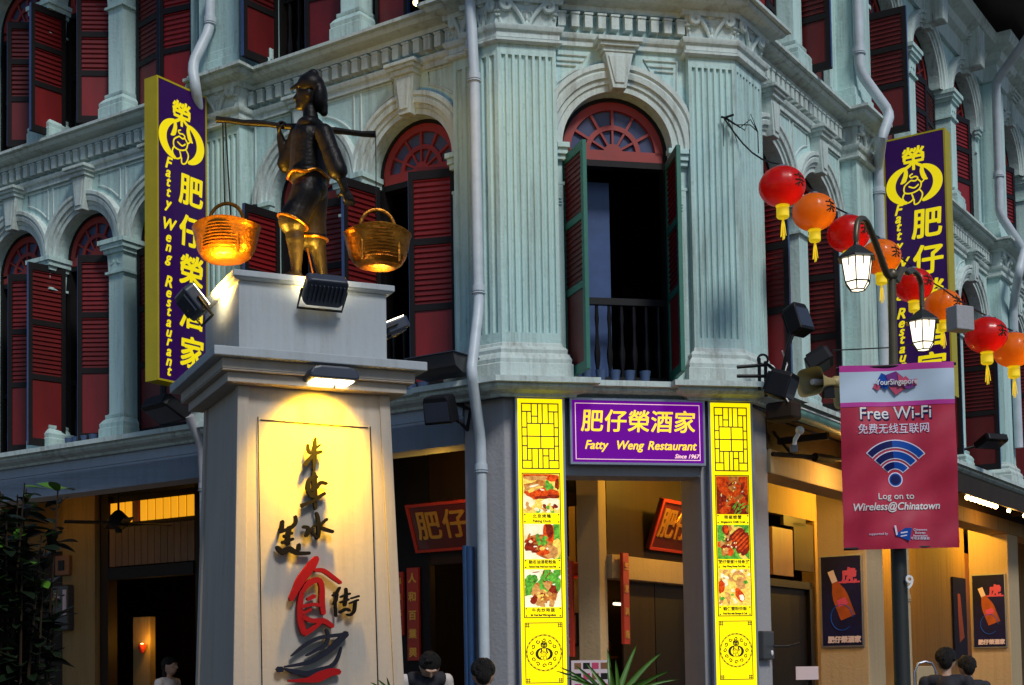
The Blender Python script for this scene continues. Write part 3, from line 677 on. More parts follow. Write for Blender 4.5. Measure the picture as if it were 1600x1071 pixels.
# left arcade
bx('shop_wall', 'L', -16, -8.64, DI, DI + .12, 3.42, 4.15, 'shop', NL); bx('shop_door', 'L', -16, -8.64, DI + .03, DI + .09, GZ, 3.42, 'timber', NL)
bx('shop_pillar', 'L', -8.63, -7.95, DI - .08, DI + .3, GZ, 4.15, 'shop', NL)
bx('door_jamb', 'L', -7.94, -7.77, DI, DI + .16, GZ, 4.15, 'timber', NL)
for i in range(11):
    u = -7.74 + i * .15
    bx('transom_slat', 'L', u, u + .118, DI + .02, DI + .04, 3.74, 4.02, 'slat' if i > 3 else 'couplet' if i == 3 else 'slat', NL)
bx('transom_frame', 'L', -7.76, -6.08, DI + .06, DI + .1, 3.68, 4.12, 'dark', NL)
m = MB(fm('L'))
for i in range(13): m.box(-7.74 + i * .128, -7.74 + i * .128 + .118, DI + .0, DI + .05, 3.14, 3.67)
m.build('transom_panel', 'wood', NL)
bx('lintel', 'L', -7.76, -6.08, DI - .03, DI + .14, 2.96, 3.12, 'dark', NL); bx('door_strip', 'L', -7.72, -7.38, DI + .4, DI + .5, GZ, 2.45, 'shop', NL)
bx('shop_door', 'L', -6.07, -4.21, DI, DI + .1, GZ, 4.15, 'timber', NL); bx('shop_door', 'L', -4.19, -2.76, DI, DI + .1, GZ, 4.15, 'timber', B)
bx('shop_wall', 'L', -2.75, -2.21, DI, DI + .1, GZ, 4.15, 'dark', B); bx('transom_panel', 'L', -2.2, -.36, DI, DI + .1, 2.86, 4.15, 'timber', B)
bx('inner_wall', 'L', -2.6, -.9, 3.2, 3.3, GZ, 3.6, 'shop', B); bx('counter', 'L', -2.0, -1.2, 2.5, 2.9, GZ, 1.25, 'wood', B, .01)
bx('shop_door', 'L', -.88, -.36, DI + .03, DI + .08, GZ, 2.85, 'timber', B)
m = MB(); m.pxy([xy('L', -.2, DI), tuple(inter('L', DI, 'R', DI)), xy('R', .1, DI), xy('R', .1, DI + .25), xy('L', -.2, DI + .25)], GZ, 4.15); m.build('shop_pillar', 'cream', B, bevel=.01)
# right arcade
bx('door_lintel', 'R', .11, 4.19, DI - .06, DI + .12, 2.60, 2.86, 'cream', B, .008); bx('transom_panel', 'R', .11, 4.19, DI, DI + .1, 2.87, 4.15, 'timber', B)
bx('glass_door', 'R', .5, 1.25, DI + .04, DI + .06, GZ, 2.59, 'timber', B); bx('glass_door', 'R', 1.27, 2.1, DI + .04, DI + .06, GZ, 2.59, 'dark', B)
bx('shop_wall', 'R', 2.2, 4.19, DI, DI + .1, GZ, 2.59, 'shop', B)
bx('shop_wall', 'R', 4.21, 7.0, DI, DI + .1, 3.7, 4.15, 'shop', NR); bx('glass_door', 'R', 4.4, 5.9, DI + .04, DI + .07, GZ, 2.7, 'dark', NR)
m = MB(fm('R')); m.box(4.35, 4.45, DI - .02, DI + .1, GZ, 2.8); m.box(5.85, 5.95, DI - .02, DI + .1, GZ, 2.8); m.box(4.35, 5.95, DI - .02, DI + .1, 2.7, 2.8); m.build('door_frame', 'black', NR)
bx('shop_pillar', 'R', 6.1, 6.55, DI - .02, DI + .2, GZ, 3.7, 'shop', NR, .01); bx('shop_door', 'R', 6.56, 7.9, DI + .03, DI + .1, GZ, 3.7, 'dark', NR)
bx('shop_wall', 'R', 7.9, 13.6, DI, DI + .12, GZ, 4.15, 'shop', NR); bx('shop_door', 'R', 13.62, 14.7, DI + .03, DI + .1, GZ, 3.7, 'wood', NR)
bx('shop_wall', 'R', 14.72, 24, DI, DI + .12, GZ, 4.15, 'shop', NR)
for i, (u0, z0, u1, z1) in enumerate(((4.5, 2.85, 5.2, 3.5), (5.25, 2.95, 5.95, 3.62), (4.9, 3.55, 5.7, 3.69))):
    bx('menu_board', 'R', u0, u1, DI - .05, DI + .0, z0, z1, ('wood', 'timber', 'dark')[i], NR)
bx('beam', 'R', .66, 4.19, .0, .36, 3.66, 3.92, 'cream', B, .01); bx('beam', 'R', 4.21, 24, .0, .36, 3.70, 3.92, 'shop', NR, .01)
# boards over the shop doors, leaning forward
def signboard(f, u0, u1, z0, z1, label):
    m = MB(); c = (u0 + u1) / 2; T = fm(f, c, DI - .03, z0) @ Matrix.Rotation(rad(20), 4, 'X'); w = (u1 - u0) / 2; h = z1 - z0
    loc = fp(f, c, DI - .03, z0); t = thing('sign_board', label, 'sign', loc, 'lacquer boards over the shop doors')
    m.T = T; m.box(-w, w, -.03, .02, 0, h); m.build('board', 'board', t, bevel=.006)
    e = MB(T); e.box(-w, w, -.045, -.03, h - .035, h); e.box(-w, w, -.045, -.03, 0, .03); e.box(-w, -w + .04, -.045, -.03, .03, h - .035); e.box(w - .04, w, -.045, -.03, .03, h - .035); e.build('rim', 'couplet', t)
    l = MB()
    for i, ch in enumerate('肥仔榮酒家'): glyphs(l, ch, h * .62, T @ Matrix.Translation((-w + .27 + i * (2 * w - .54) / 4, -.032, h * .5)), .008, .006)
    l.build('lettering', 'giltp', t); return t
signboard('L', -2.36, -.3, 3.02, 3.60, 'red lacquer board with gilt characters in the dark opening right of the white pillar')
signboard('R', .95, 3.0, 2.98, 3.58, 'red lacquer board with gilt characters seen through the corner doorway')
def couplet(f, u, z0, z1, w, txt, label, mt='couplet', off=DI - .03):
    t = thing('couplet_board', label, 'couplet board', fp(f, u, off, z0), 'red couplet boards beside the doors')
    m = MB(fm(f)); m.box(u - w / 2, u + w / 2, off - .02, off + .02, z0, z1); m.build('board', mt, t, bevel=.004)
    l = MB()
    for i, ch in enumerate(txt): glyphs(l, ch, w * .7, fm(f, u, off - .022, z1 - (i + .6) * (z1 - z0) / len(txt)), .004, .004)
    l.build('lettering', 'giltp', t)
couplet('L', -2.63, 2.05, 2.8, .11, '福星高照', 'narrow red couplet board directly right of the white pillar')
couplet('L', -2.43, 1.75, 2.84, .17, '人和百業興', 'wide red couplet board with gilt characters above the stooping waiter')
couplet('L', -.36, 1.75, 2.80, .24, '天時地利人和', 'dark red couplet board left of the cream pillar in the doorway')
couplet('R', .27, 1.88, 2.88, .13, '生意興隆', 'bright red couplet board on the right of the cream pillar in the doorway', off=DI - .12)
# ceiling fan
fx = fp('L', -6.75, 1.0, 4.14); fan = thing('ceiling_fan', 'dark ceiling fan hanging in the arcade in front of the glowing slatted transom', 'ceiling fan', fx)
m = MB(Matrix.Translation(fx)); m.lathe([(.015, 0), (.015, -.34), (.05, -.36), (.13, -.44), (.15, -.5), (.12, -.56), (.05, -.6), (.04, -.64)], 16); m.build('motor', 'black', fan, smooth=30)
for k in range(4):
    m = MB(Matrix.Translation(fx) @ Matrix.Rotation(rad(20 + 90 * k), 4, 'Z') @ Matrix.Rotation(rad(8), 4, 'X')); m.box(.13, .68, -.06, .06, -.53, -.515); m.box(.1, .2, -.02, .02, -.535, -.51); m.build('blade', 'black', fan)
# meter boxes on the shop pillar
t = thing('meter_box', 'small brown framed box on the shop pillar behind the leafy shrub', 'meter box', fp('L', -8.6, DI - .09, 3.1)); m = MB(fm('L')); m.box(-8.72, -8.42, DI - .14, DI - .08, 3.06, 3.34); m.build('case', 'wood', t, bevel=.01); m = MB(fm('L')); m.box(-8.64, -8.52, DI - .15, DI - .14, 3.13, 3.27); m.build('window', 'black', t)
t = thing('meter_box', 'grey electricity meter box with pale stickers below the small brown box', 'meter box', fp('L', -8.55, DI - .09, 2.3)); m = MB(fm('L')); m.box(-8.70, -8.38, DI - .2, DI - .08, 2.28, 2.92); m.build('case', 'meterbox', t, bevel=.02)
m = MB(fm('L')); m.box(-8.66, -8.54, DI - .21, DI - .2, 2.68, 2.76); m.box(-8.47, -8.4, DI - .21, DI - .2, 2.5, 2.85); m.build('sticker', 'paper', t)
# intercom on the right pier
t = thing('intercom_box', 'dark intercom box on the grey pier beside the crab picture panel', 'intercom', fp('R', .38, .03, 1.85)); m = MB(fm('R')); m.box(.26, .54, -.04, .03, 1.68, 1.98); m.build('case', 'meterbox', t, bevel=.015)
m = MB(fm('R')); m.ball((.46, -.045, 1.75), (.02, .012, .03)); m.build('button', 'white', t); m = MB(fm('R')); m.tube([(.5, -.05, 1.82), (.62, -.16, 1.82), (.82, -.2, 1.85)], .012, 8); m.build('handle', 'black', t)
# posters on the pier sides
def poster(f, u, o0, o1, z0, z1, label):
    a = FR[f][1]; w = o1 - o0; h = z1 - z0
    T = fm(f, u, 0, z0) @ Matrix.Rotation(-PI / 2, 4, 'Z')      # local x runs from the wall back towards the street
    t = thing('poster', label, 'poster', (T @ Vector((0, 0, 0))) , 'framed bottle posters on the piers')
    X = lambda s: -o1 + s * w
    m = MB(T); m.box(-o1, -o0, -.025, 0, 0, h); m.build('frame', 'alu', t)
    m = MB(T); m.box(X(.03), X(.97), -.028, -.025, h * .015, h * .985); m.build('print', 'posterdk', t)
    m = MB(T); y = -.031
    R = Matrix.Translation((X(.45), y, h * .58)) @ Matrix.Rotation(rad(-20), 4, 'Y')
    m.pxz([(-.035, .3), (.035, .3), (.04, .14), (.085, .03), (.10, -.05), (.10, -.32), (-.10, -.32), (-.10, -.05), (-.085, .03), (-.04, .14)], -.001, .002, R)
    m.build('bottle_picture', 'bottle', t)
    m = MB(T); m.pxz([(-.04, .3), (.04, .3), (.037, .15), (-.037, .15)], -.003, -.001, R); m.build('bottle_neck', 'paper', t)
    m = MB(T); glyphs(m, '虎', .2, Matrix.Translation((X(.7), y, h * .76)), .002, .01); m.box(X(.42), X(.95), y - .001, y, h * .69, h * .71); m.pxz([(.06, -.07), (-.06, -.07), (-.07, -.16), (.07, -.16)], -.004, -.002, R); m.build('heading', 'bcrim', t)
    m = MB(T); glyphs(m, '肥仔榮酒家', .085, Matrix.Translation((X(.55), y, h * .075)), .002, .005); m.build('lettering', 'paper', t)
    m = MB(T); m.tube([(X(.5) + .14 * math.cos(q), y, h * .32 + .16 * math.sin(q)) for q in [i * PI / 12 for i in range(22)]], .006, 5); m.build('swirl', 'bblue', t)
u, z = .0, 0
poster('R', 3.575, .08, .62, 1.84, 2.98, 'framed navy poster with tilted amber bottle on the pier left of the lamp post')
poster('R', 10.195, .08, .62, 1.86, 3.06, 'framed dark bottle poster on the farthest pier, above the two dark haired people')
# couplet-like side poster on the far shop wall
t = thing('poster', 'narrow sidelong bottle poster on the orange shop wall beside the far door', 'poster', fp('R', 13.2, DI - .02, 1.7), 'framed bottle posters on the piers'); m = MB(fm('R')); m.box(12.7, 13.5, DI - .04, DI - .005, 1.7, 3.2); m.build('print', 'posterdk', t)
m = MB(fm('R')); m.pxz([(12.95, 2.9), (13.1, 2.9), (13.2, 2.5), (13.3, 2.1), (13.0, 2.0), (12.95, 2.5)], DI - .044, DI - .04); m.build('bottle_picture', 'bottle', t)
# green exit light and lit bar seen through the far opening
t = thing('exit_light', 'small green exit light in the dark doorway left of the bottle poster', 'exit sign', fp('R', 6.7, DI - .02, 2.7)); m = MB(fm('R')); m.box(6.6, 6.85, DI - .08, DI + .0, 2.55, 2.70); m.build('lamp_face', 'greenlit', t)
t = thing('notice', 'pinkish paper notice on a thin stand between intercom box and bottle poster', 'notice', fp('R', 2.6, .9, 1.4)); m = MB(Matrix.Translation(at(1261, 1052, 16.2)) @ Matrix.Rotation(rad(5), 4, 'Z')); m.box(-.13, .13, -.008, .008, -.075, .075); m.build('sheet', 'paper', t); m = MB(Matrix.Translation(at(1261, 1052, 16.2))); m.box(-.01, .01, .012, .03, -1.45, .07); m.build('stand', 'black', t)
# ---- lamps of the arcade (each with its fitting)
WARM = (1.0, .52, .05)
def downlight(f, u, off, z, label, e=30, col=WARM, r=.05):
    t = thing('ceiling_light', label, 'lamp', fp(f, u, off, z), 'small round lights under the arcade ceiling'); m = MB(Matrix.Translation(fp(f, u, off, z)))
    m.lathe([(.07, 0), (.075, -.03), (.05, -.035)], 16); m.build('rim', 'black', t); m = MB(Matrix.Translation(fp(f, u, off, z - .045))); m.lathe([(.001, 0), (.05, .0), (.05, .008)], 16); m.build('lamp_face', 'bulb', t)
    p = fp(f, u, off, z - .2); lamp('arcade_lamp', p, e, col, r)
downlight('L', -8.3, .9, 4.13, 'small warm ceiling light left of the ceiling fan in the left arcade', 2.2)
downlight('L', -6.1, 2.7, 4.13, 'warm ceiling light inside the room behind the ceiling fan', 6)
downlight('L', -1.6, 2.4, 4.13, 'small warm ceiling light above the red lacquer board right of the white pillar', 16)
downlight('R', 1.0, .9, 4.13, 'warm ceiling light just inside the corner doorway', 70)
downlight('R', 3.0, 2.7, 4.13, 'warm ceiling light inside the restaurant behind the corner doorway', 26)
downlight('R', 6.0, .9, 4.13, 'warm ceiling light in the right arcade behind the red banner', 95)
downlight('R', 9.3, .9, 4.13, 'warm ceiling light in the right arcade before the far pier', 95)
downlight('R', 13.5, .9, 4.13, 'warm ceiling light in the far right arcade', 75)

lamp('arcade_lamp', fp('L', -1.3, .75, 3.75), 9, WARM, .06); 
t = thing('ceiling_light', 'small warm ceiling light in front of the red lacquer board, under the left beam', 'lamp', fp('L', -1.3, .75, 4.12), 'small round lights under the arcade ceiling'); m = MB(Matrix.Translation(fp('L', -1.3, .75, 4.12))); m.lathe([(.06, .02), (.065, -.03), (.04, -.035)], 16); m.build('rim', 'black', t); m = MB(); m.ball(fp('L', -1.3, .75, 4.07), .03, 10, 8); m.build('lamp_face', 'bulb', t)
# things glimpsed above eye level inside the restaurant
def shelf(f, u0, u1, off, z, label, n):
    t = thing('bottle_shelf', label, 'shelf', fp(f, (u0 + u1) / 2, off, z)); m = MB(fm(f)); m.box(u0, u1, off, off + .22, z, z + .03); m.build('board', 'wood', t); m = MB(fm(f)); m.box(u0, u1, off + .22, off + .24, z, z + .5); m.build('back_panel', 'timber', t)
    rb = random.Random(3)
    for i in range(n):
        u = u0 + (i + .5) * (u1 - u0) / n; h = rb.uniform(.22, .32); r = rb.uniform(.03, .042); p = fp(f, u, off + .1, z + .031); o = MB(Matrix.Translation(p)); o.lathe([(.001, 0), (r, 0), (r, h * .6), (r * .35, h * .75), (r * .33, h), (.001, h)], 10, caps=False)
        tag(o.build('bottle', ('bottle', 'leaf', 'terra', 'gbronze')[i % 4], org=tuple(p), smooth=35), 'dim bottle standing on the wooden shelf inside the corner doorway', 'bottle', 'bottles on the shelf inside the doorway')
shelf('R', 1.35, 2.6, 3.0, 1.75, 'wooden bottle shelf deep inside the corner doorway', 8)
for f, u, off, z0, z1, w_, lb in (('L', -1.75, 3.17, 2.0, 2.6, .34, 'small framed picture on the warm inner wall above the stooping waiter'), ('L', -1.2, 3.17, 1.9, 2.3, .26, 'smaller dark frame on the warm inner wall beside the corner pier'), ('R', 8.6, DI - .03, 2.2, 2.8, .5, 'framed picture on the orange arcade wall behind the lamp post')):
    t = thing('picture_frame', lb, 'picture', fp(f, u, off, z0)); m = MB(fm(f)); m.box(u - w_ / 2, u + w_ / 2, off - .025, off, z0, z1); m.build('frame', 'dark', t, bevel=.006); m = MB(fm(f)); m.box(u - w_ / 2 + .03, u + w_ / 2 - .03, off - .029, off - .0255, z0 + .03, z1 - .03); m.build('print', 'wood', t)
def sconce(p, label, e=5):
    t = thing('wall_lamp', label, 'lamp', p); m = MB(Matrix.Translation(p)); m.lathe([(.02, -.08), (.05, -.02), (.06, .05), (.055, .05), (.001, -.05)], 14, caps=False); m.build('shade', 'couplet', t, smooth=40); m = MB(); m.ball(Vector(p) + Vector((0, 0, .03)), .03, 10, 8); m.build('bulb', 'bulb', t, smooth=True); lamp('sconce_glow', Vector(p) + Vector((.1, -.12, .1)), e, WARM, .05)
sconce(fp('L', -7.45, 2.02, 2.02), 'small glowing wall lamp on the pale strip inside the dark doorway', 4)
sconce(fp('L', -2.3, 3.05, 2.95), 'small glowing lamp on the inner wall above the couplet boards', 9)
t = thing('tube_light', 'short white tube light deep inside the corner doorway', 'lamp', fp('R', 2.2, 2.6, 2.5)); m = MB(); a, b = fp('R', 2.0, 2.7, 2.42), fp('R', 2.5, 2.7, 2.42); m.tube([a, b], .018, 8); m.build('tube', 'milk', t); m = MB(); m.tube([a + Vector((0, 0, .035)), b + Vector((0, 0, .035))], .02, 6); m.tube([(a + b) / 2 + Vector((0, 0, .04)), (a + b) / 2 + Vector((0, 0, 1.7))], .008, 5); m.build('batten', 'black', t)
t = thing('shade_lamp', 'wide red lamp shade hanging inside the corner doorway', 'lamp', fp('R', .9, 2.6, 2.75)); p = fp('R', .95, 2.6, 2.78); m = MB(Matrix.Translation(p)); m.lathe([(.30, -.08), (.31, -.06), (.22, .06), (.05, .09)], 24, caps=False); m.build('shade', 'couplet', t, smooth=40); m = MB(Matrix.Translation(p)); m.tube([(0, 0, .09), (0, 0, 1.36)], .008, 5); m.build('flex', 'black', t); m = MB(); m.ball(p + Vector((0, 0, -.02)), .04, 10, 8); m.build('bulb', 'bulb', t, smooth=True)
t = thing('tube_light', 'yellow tube light inside the dark opening beside the bottle poster', 'lamp', fp('R', 7.2, 2.4, 3.3)); m = MB(); a, b = fp('R', 6.6, 1.5, 3.18), fp('R', 7.3, 1.5, 3.2); m.tube([a, b], .02, 8); m.build('tube', 'bulb', t); m = MB(); m.tube([a + Vector((0, 0, .04)), b + Vector((0, 0, .04))], .025, 6); m.build('batten', 'wood', t)
# ================================================================ white gate pillar with lettering, lamps and bronze carrier
aP = rad(25); OP = np.array(at(372, 640, 9.4)); OP[2] = 0; PW, PD = 1.07, 1.0
FR['P'] = (OP, aP)
pil = thing('gate_pillar', 'white square gate pillar with stepped cornice and raised black and red Chinese lettering', 'pillar', (fp('P', PW / 2, PD / 2)))
def ringbox(m, e, z0, z1, e2=None):
    e2 = e if e2 is None else e2
    v = [(-e, -e, z0), (PW + e, -e, z0), (PW + e, PD + e, z0), (-e, PD + e, z0), (-e2, -e2, z1), (PW + e2, -e2, z1), (PW + e2, PD + e2, z1), (-e2, PD + e2, z1)]
    m.add(v, [(3, 2, 1, 0), (4, 5, 6, 7), (0, 1, 5, 4), (1, 2, 6, 5), (2, 3, 7, 6), (3, 0, 4, 7)])
TAP = .105
m = MB(fm('P')); ringbox(m, TAP - .015, 0, 3.535, -.015); m.build('shaft', 'shaft', pil)
for s in range(4):                                    # corner strips
    sx, sy = (s % 2), (s // 2); m = MB(fm('P')); v = []
    for z, e in ((0, TAP), (3.534, 0)):
        cx = -e if not sx else PW + e; cy = -e if not sy else PD + e; dx = .075 if not sx else -.075; dy = .075 if not sy else -.075
        v += [(cx, cy, z), (cx + dx, cy, z), (cx + dx, cy + dy, z), (cx, cy + dy, z)]
    m.add(v, [(0, 1, 2, 3), (4, 5, 6, 7), (0, 1, 5, 4), (1, 2, 6, 5), (2, 3, 7, 6), (3, 0, 4, 7)]); m.build('corner_strip', 'shaft', pil, bevel=.004)
m = MB(fm('P')); ringbox(m, .092, 3.536, 3.602); ringbox(m, .135, 3.602, 3.612); m.build('cornice', 'shaft', pil, bevel=.004)
m = MB(fm('P')); ringbox(m, .138, 3.613, 3.682); m.build('cornice', 'shaft', pil, bevel=.004); m = MB(fm('P')); ringbox(m, .205, 3.683, 3.745); m.build('cornice', 'pillar', pil, bevel=.006)
m = MB(fm('P')); ringbox(m, -.012, 3.746, 4.245); m.build('plinth', 'pillar', pil, bevel=.004)
m = MB(fm('P')); ringbox(m, .012, 4.246, 4.262, .03); ringbox(m, .036, 4.2625, 4.305); m.build('cap', 'pillar', pil, bevel=.006)
def PF(z): return (TAP - .0) * (1 - z / 3.535) * 1 - .014 + .0     # how far the tapered face leans out at height z
m = MB(fm('P'))
for (a, b) in (((.15, 3.31), (.91, 3.30)), ((.135, 3.33), (.135, .9)), ((.925, 3.31), (.945, 1.2))):
    m.tube([(a[0], -PF(a[1]) - .0055, a[1]), (b[0], -PF(b[1]) - .0055, b[1])], .0035, 4)
m.build('inlay_line', 'letter', pil)
K1 = 5.353; K2 = 5.073
def px2pl(X, Y, w, k, ox, oy):
    u, z = hit(ox + X / k, oy + Y / k, OP, aP, -.05); return (u, z, w / k * .0043)
def callig(name, strokes, k, oy, mt, label):
    st = [[px2pl(x, y, w, k, 420, oy) for x, y, w in s] for s in strokes]
    m = MB(fm('P')); zc = sum(p[1] for s in st for p in s) / sum(len(s) for s in st); b = PF(zc)
    brush(m, st, -b - .062, -b - .032); 
    o = m.build(name, mt, pil, label=label)
    # studs to the wall
    s0 = st[0]; mm = MB(fm('P')); p = s0[len(s0) // 2]; mm.box(p[0] - .008, p[0] + .008, -b - .034, -b + .02, p[1] - .008, p[1] + .008); mm.build('mounting_stud', 'letter', o)
callig('character', [[(390, 25, 9), (385, 80, 16), (380, 180, 17), (375, 300, 11)], [(325, 80, 9), (331, 130, 13), (350, 150, 9), (385, 120, 9), (430, 82, 9)], [(300, 252, 17), (340, 200, 15), (400, 152, 14), (440, 140, 14)]], K1, 680, 'letter', 'topmost black character of the column')
callig('character', [[(368, 312, 10), (376, 350, 22), (380, 500, 22), (386, 622, 10)], [(400, 352, 14), (342, 372, 16), (322, 440, 17), (342, 492, 16), (380, 492, 12)], [(398, 450, 10), (428, 402, 16), (482, 408, 11)], [(322, 468, 14), (360, 458, 12)], [(340, 510, 12), (400, 522, 13), (465, 490, 13)], [(272, 592, 18), (322, 574, 14), (380, 550, 12), (430, 520, 9)]], K1, 680, 'letter', 'second black character, with a looping middle')
callig('character', [[(392, 652, 11), (405, 700, 16), (411, 800, 18), (404, 862, 10), (370, 830, 10), (345, 800, 8)], [(282, 770, 13), (325, 782, 14), (306, 848, 14)], [(306, 846, 13), (350, 790, 11), (398, 742, 9)], [(480, 706, 12), (440, 742, 12), (428, 772, 12), (462, 790, 16), (532, 812, 12)]], K1, 680, 'letter', 'third black character, spread like water')
callig('character', [[(108, 722, 14), (100, 790, 20)], [(216, 682, 12), (216, 738, 15), (170, 782, 16), (90, 812, 14)], [(168, 770, 18), (152, 850, 20), (150, 915, 20)], [(120, 850, 13), (188, 822, 13)], [(108, 902, 15), (196, 872, 13)], [(60, 938, 14), (105, 978, 26), (168, 958, 24), (232, 990, 17), (334, 990, 13)], [(246, 916, 13), (240, 965, 18)]], K1, 680, 'letter', 'black character left of the column')
callig('character', [[(370, 62, 20), (330, 122, 36), (242, 240, 36), (200, 320, 26), (165, 392, 22)], [(352, 162, 14), (420, 165, 18), (500, 220, 18), (558, 262, 13)], [(250, 330, 18), (236, 440, 24), (240, 560, 26), (268, 660, 24)], [(252, 335, 14), (310, 262, 24), (382, 240, 22), (408, 300, 22), (408, 400, 24), (420, 505, 20)], [(296, 392, 13), (350, 366, 18)], [(250, 452, 14), (330, 432, 14), (400, 440, 14)], [(262, 505, 12), (320, 470, 12)], [(262, 532, 20), (330, 560, 18), (420, 562, 22), (492, 606, 19)], [(268, 664, 22), (330, 628, 18), (400, 572, 13)]], K2, 860, 'letterred', 'big red character')
callig('character', [[(552, 297, 9), (525, 340, 13), (497, 362, 9)], [(532, 348, 9), (520, 400, 13), (500, 430, 9)], [(516, 405, 9), (522, 525, 9)], [(600, 306, 10), (602, 360, 13), (590, 440, 13)], [(560, 372, 9), (632, 346, 9)], [(558, 415, 9), (622, 392, 9)], [(552, 495, 11), (600, 470, 13), (632, 482, 7)], [(642, 384, 7), (702, 366, 9)], [(632, 422, 7), (696, 396, 9)], [(674, 402, 11), (666, 480, 11), (634, 515, 11), (610, 510, 7)]], K2, 860, 'letter', 'small black character right of the red one')
callig('emblem_boat', [[(165, 840, 5), (260, 762, 14), (370, 702, 15), (470, 682, 15), (560, 672, 15), (598, 660, 20)], [(600, 660, 24), (530, 732, 24), (440, 812, 19), (300, 890, 17), (112, 925, 7)], [(440, 630, 11), (456, 690, 13), (430, 752, 13), (350, 800, 11), (285, 836, 7)], [(560, 770, 5), (530, 860, 13), (480, 920, 15), (400, 945, 17), (300, 980, 23), (180, 960, 17), (110, 940, 7)], [(58, 945, 22), (92, 945, 22)]], K2, 860, 'letterblue', 'navy brushed boat emblem')
callig('emblem_wave', [[(140, 1036, 7), (280, 1030, 18), (370, 1008, 40), (470, 968, 32), (542, 965, 22)]], K2, 860, 'letterred', 'red brush wave under the boat emblem')

# ---- lamps fixed on the pillar
YW = (1.0, .52, .04)
def flood(loc, rz, tilt, label, w=.29, h=.21, energy=0, aim=None, size=70, dirn=1):
    t = thing('floodlight', label, 'floodlight', loc, 'floodlights fixed round the pillar plinth')
    T = Matrix.Translation(loc) @ Matrix.Rotation(rz, 4, 'Z') @ Matrix.Rotation(tilt, 4, 'X')     # local +y is the beam
    m = MB(T); 
    m.pxz([(-w / 2, -h / 2 + .03), (-w / 2 + .03, -h / 2), (w / 2 - .03, -h / 2), (w / 2, -h / 2 + .03), (w / 2, h / 2 - .02), (w / 2 - .02, h / 2), (-w / 2 + .02, h / 2), (-w / 2, h / 2 - .02)], -.045, .04)
    m.build('housing', 'lampblue', t, bevel=.012)
    for i in range(9):
        m = MB(T); x = -w / 2 + .03 + i * (w - .06) / 8; m.box(x - .004, x + .004, -.062, -.045, -h / 2 + .04, h / 2 - .04); m.build('fin', 'lampblue', t)
    m = MB(T); m.box(-w / 2 + .02, w / 2 - .02, .041, .046, -h / 2 + .02, h / 2 - .02); m.build('lamp_face', 'hot', t)
    m = MB(T); m.tube([(-w / 2 - .012, 0, 0), (-w / 2 - .012, -.0, -h / 2 - .05), (w / 2 + .012, 0, -h / 2 - .05), (w / 2 + .012, 0, 0)], .01, 6); m.build('bracket', 'black', t)
    if energy: 
        d = T.to_3x3() @ Vector((0, 1, 0)); spot('flood_beam', Vector(loc) + d * .07, aim or Vector(loc) + d, energy, YW, size, .5, .06)
    return t
loc = fp('P', .56, -.145, 4.19); flood(loc, aP, rad(48), 'dark floodlight on the front of the pillar plinth, seen from its smooth back', energy=260, aim=fp('P', .45, .30, 4.44), size=92)
loc = fp('P', -.21, .40, 4.17); flood(loc, aP - PI / 2, rad(40), 'dark ribbed floodlight against the purple blade sign, lighting the pillar cap', w=.30, energy=420, aim=fp('P', .0, .36, 4.38), size=130)
loc = fp('P', PW + .17, .42, 4.12); flood(loc, aP + PI / 2, rad(65), 'dark floodlight on the plinth side towards the red shutters, lowest of the three', w=.26, energy=60, aim=fp('P', .85, .4, 4.62), size=100)
m = MB()
loc = fp('P', .59, -.17, 3.60); t = thing('wall_lamp', 'blue grey lamp under the pillar cornice shining down on the lettering', 'lamp', loc); T = fm('P', .59, -.17, 3.60)
m = MB(T); m.pxz([(-.165, -.035), (.165, -.035), (.175, .0), (.15, .04), (.1, .055), (-.1, .055), (-.15, .04), (-.175, .0)], -.10, .10); m.build('housing', 'lampblue', t, bevel=.015)
m = MB(T); m.box(-.135, .135, -.08, .08, -.044, -.0355); m.build('lamp_face', 'hot', t); m = MB(T); m.box(-.03, .03, .1, .18, -.05, .0); m.tube([(0.05, .05, -.02), (.03, .02, -.07)], .008, 6); m.build('bracket', 'black', t)
spot('letter_beam', fp('P', .565, -.25, 3.53), fp('P', .54, -.0, 3.22), 330, (1.0, .55, .003), 100, 1.0, .07)

# ---- bronze carrier
YS = 9.85
def sp(x, y, dy=0): 
    p = at(x, y, YS + dy); return p
ZC = 4.305
sb = thing('bronze_statue', 'dark bronze statue of a carrier in cap and shorts with pole and two baskets', 'statue', (sp(478, 430).x, YS, ZC))
def fit(x, y, dy=0):                                  # statue points, squeezed so the soles stand on the cap
    p = sp(x, y, dy); return p
R_ = .0044
prims = []
def cap_(a, b, ra, rb): prims.append((a, b, ra, rb))
def ell(c, r, rot=None): prims.append(('e', c, r) if rot is None else ('e', c, r, rot))
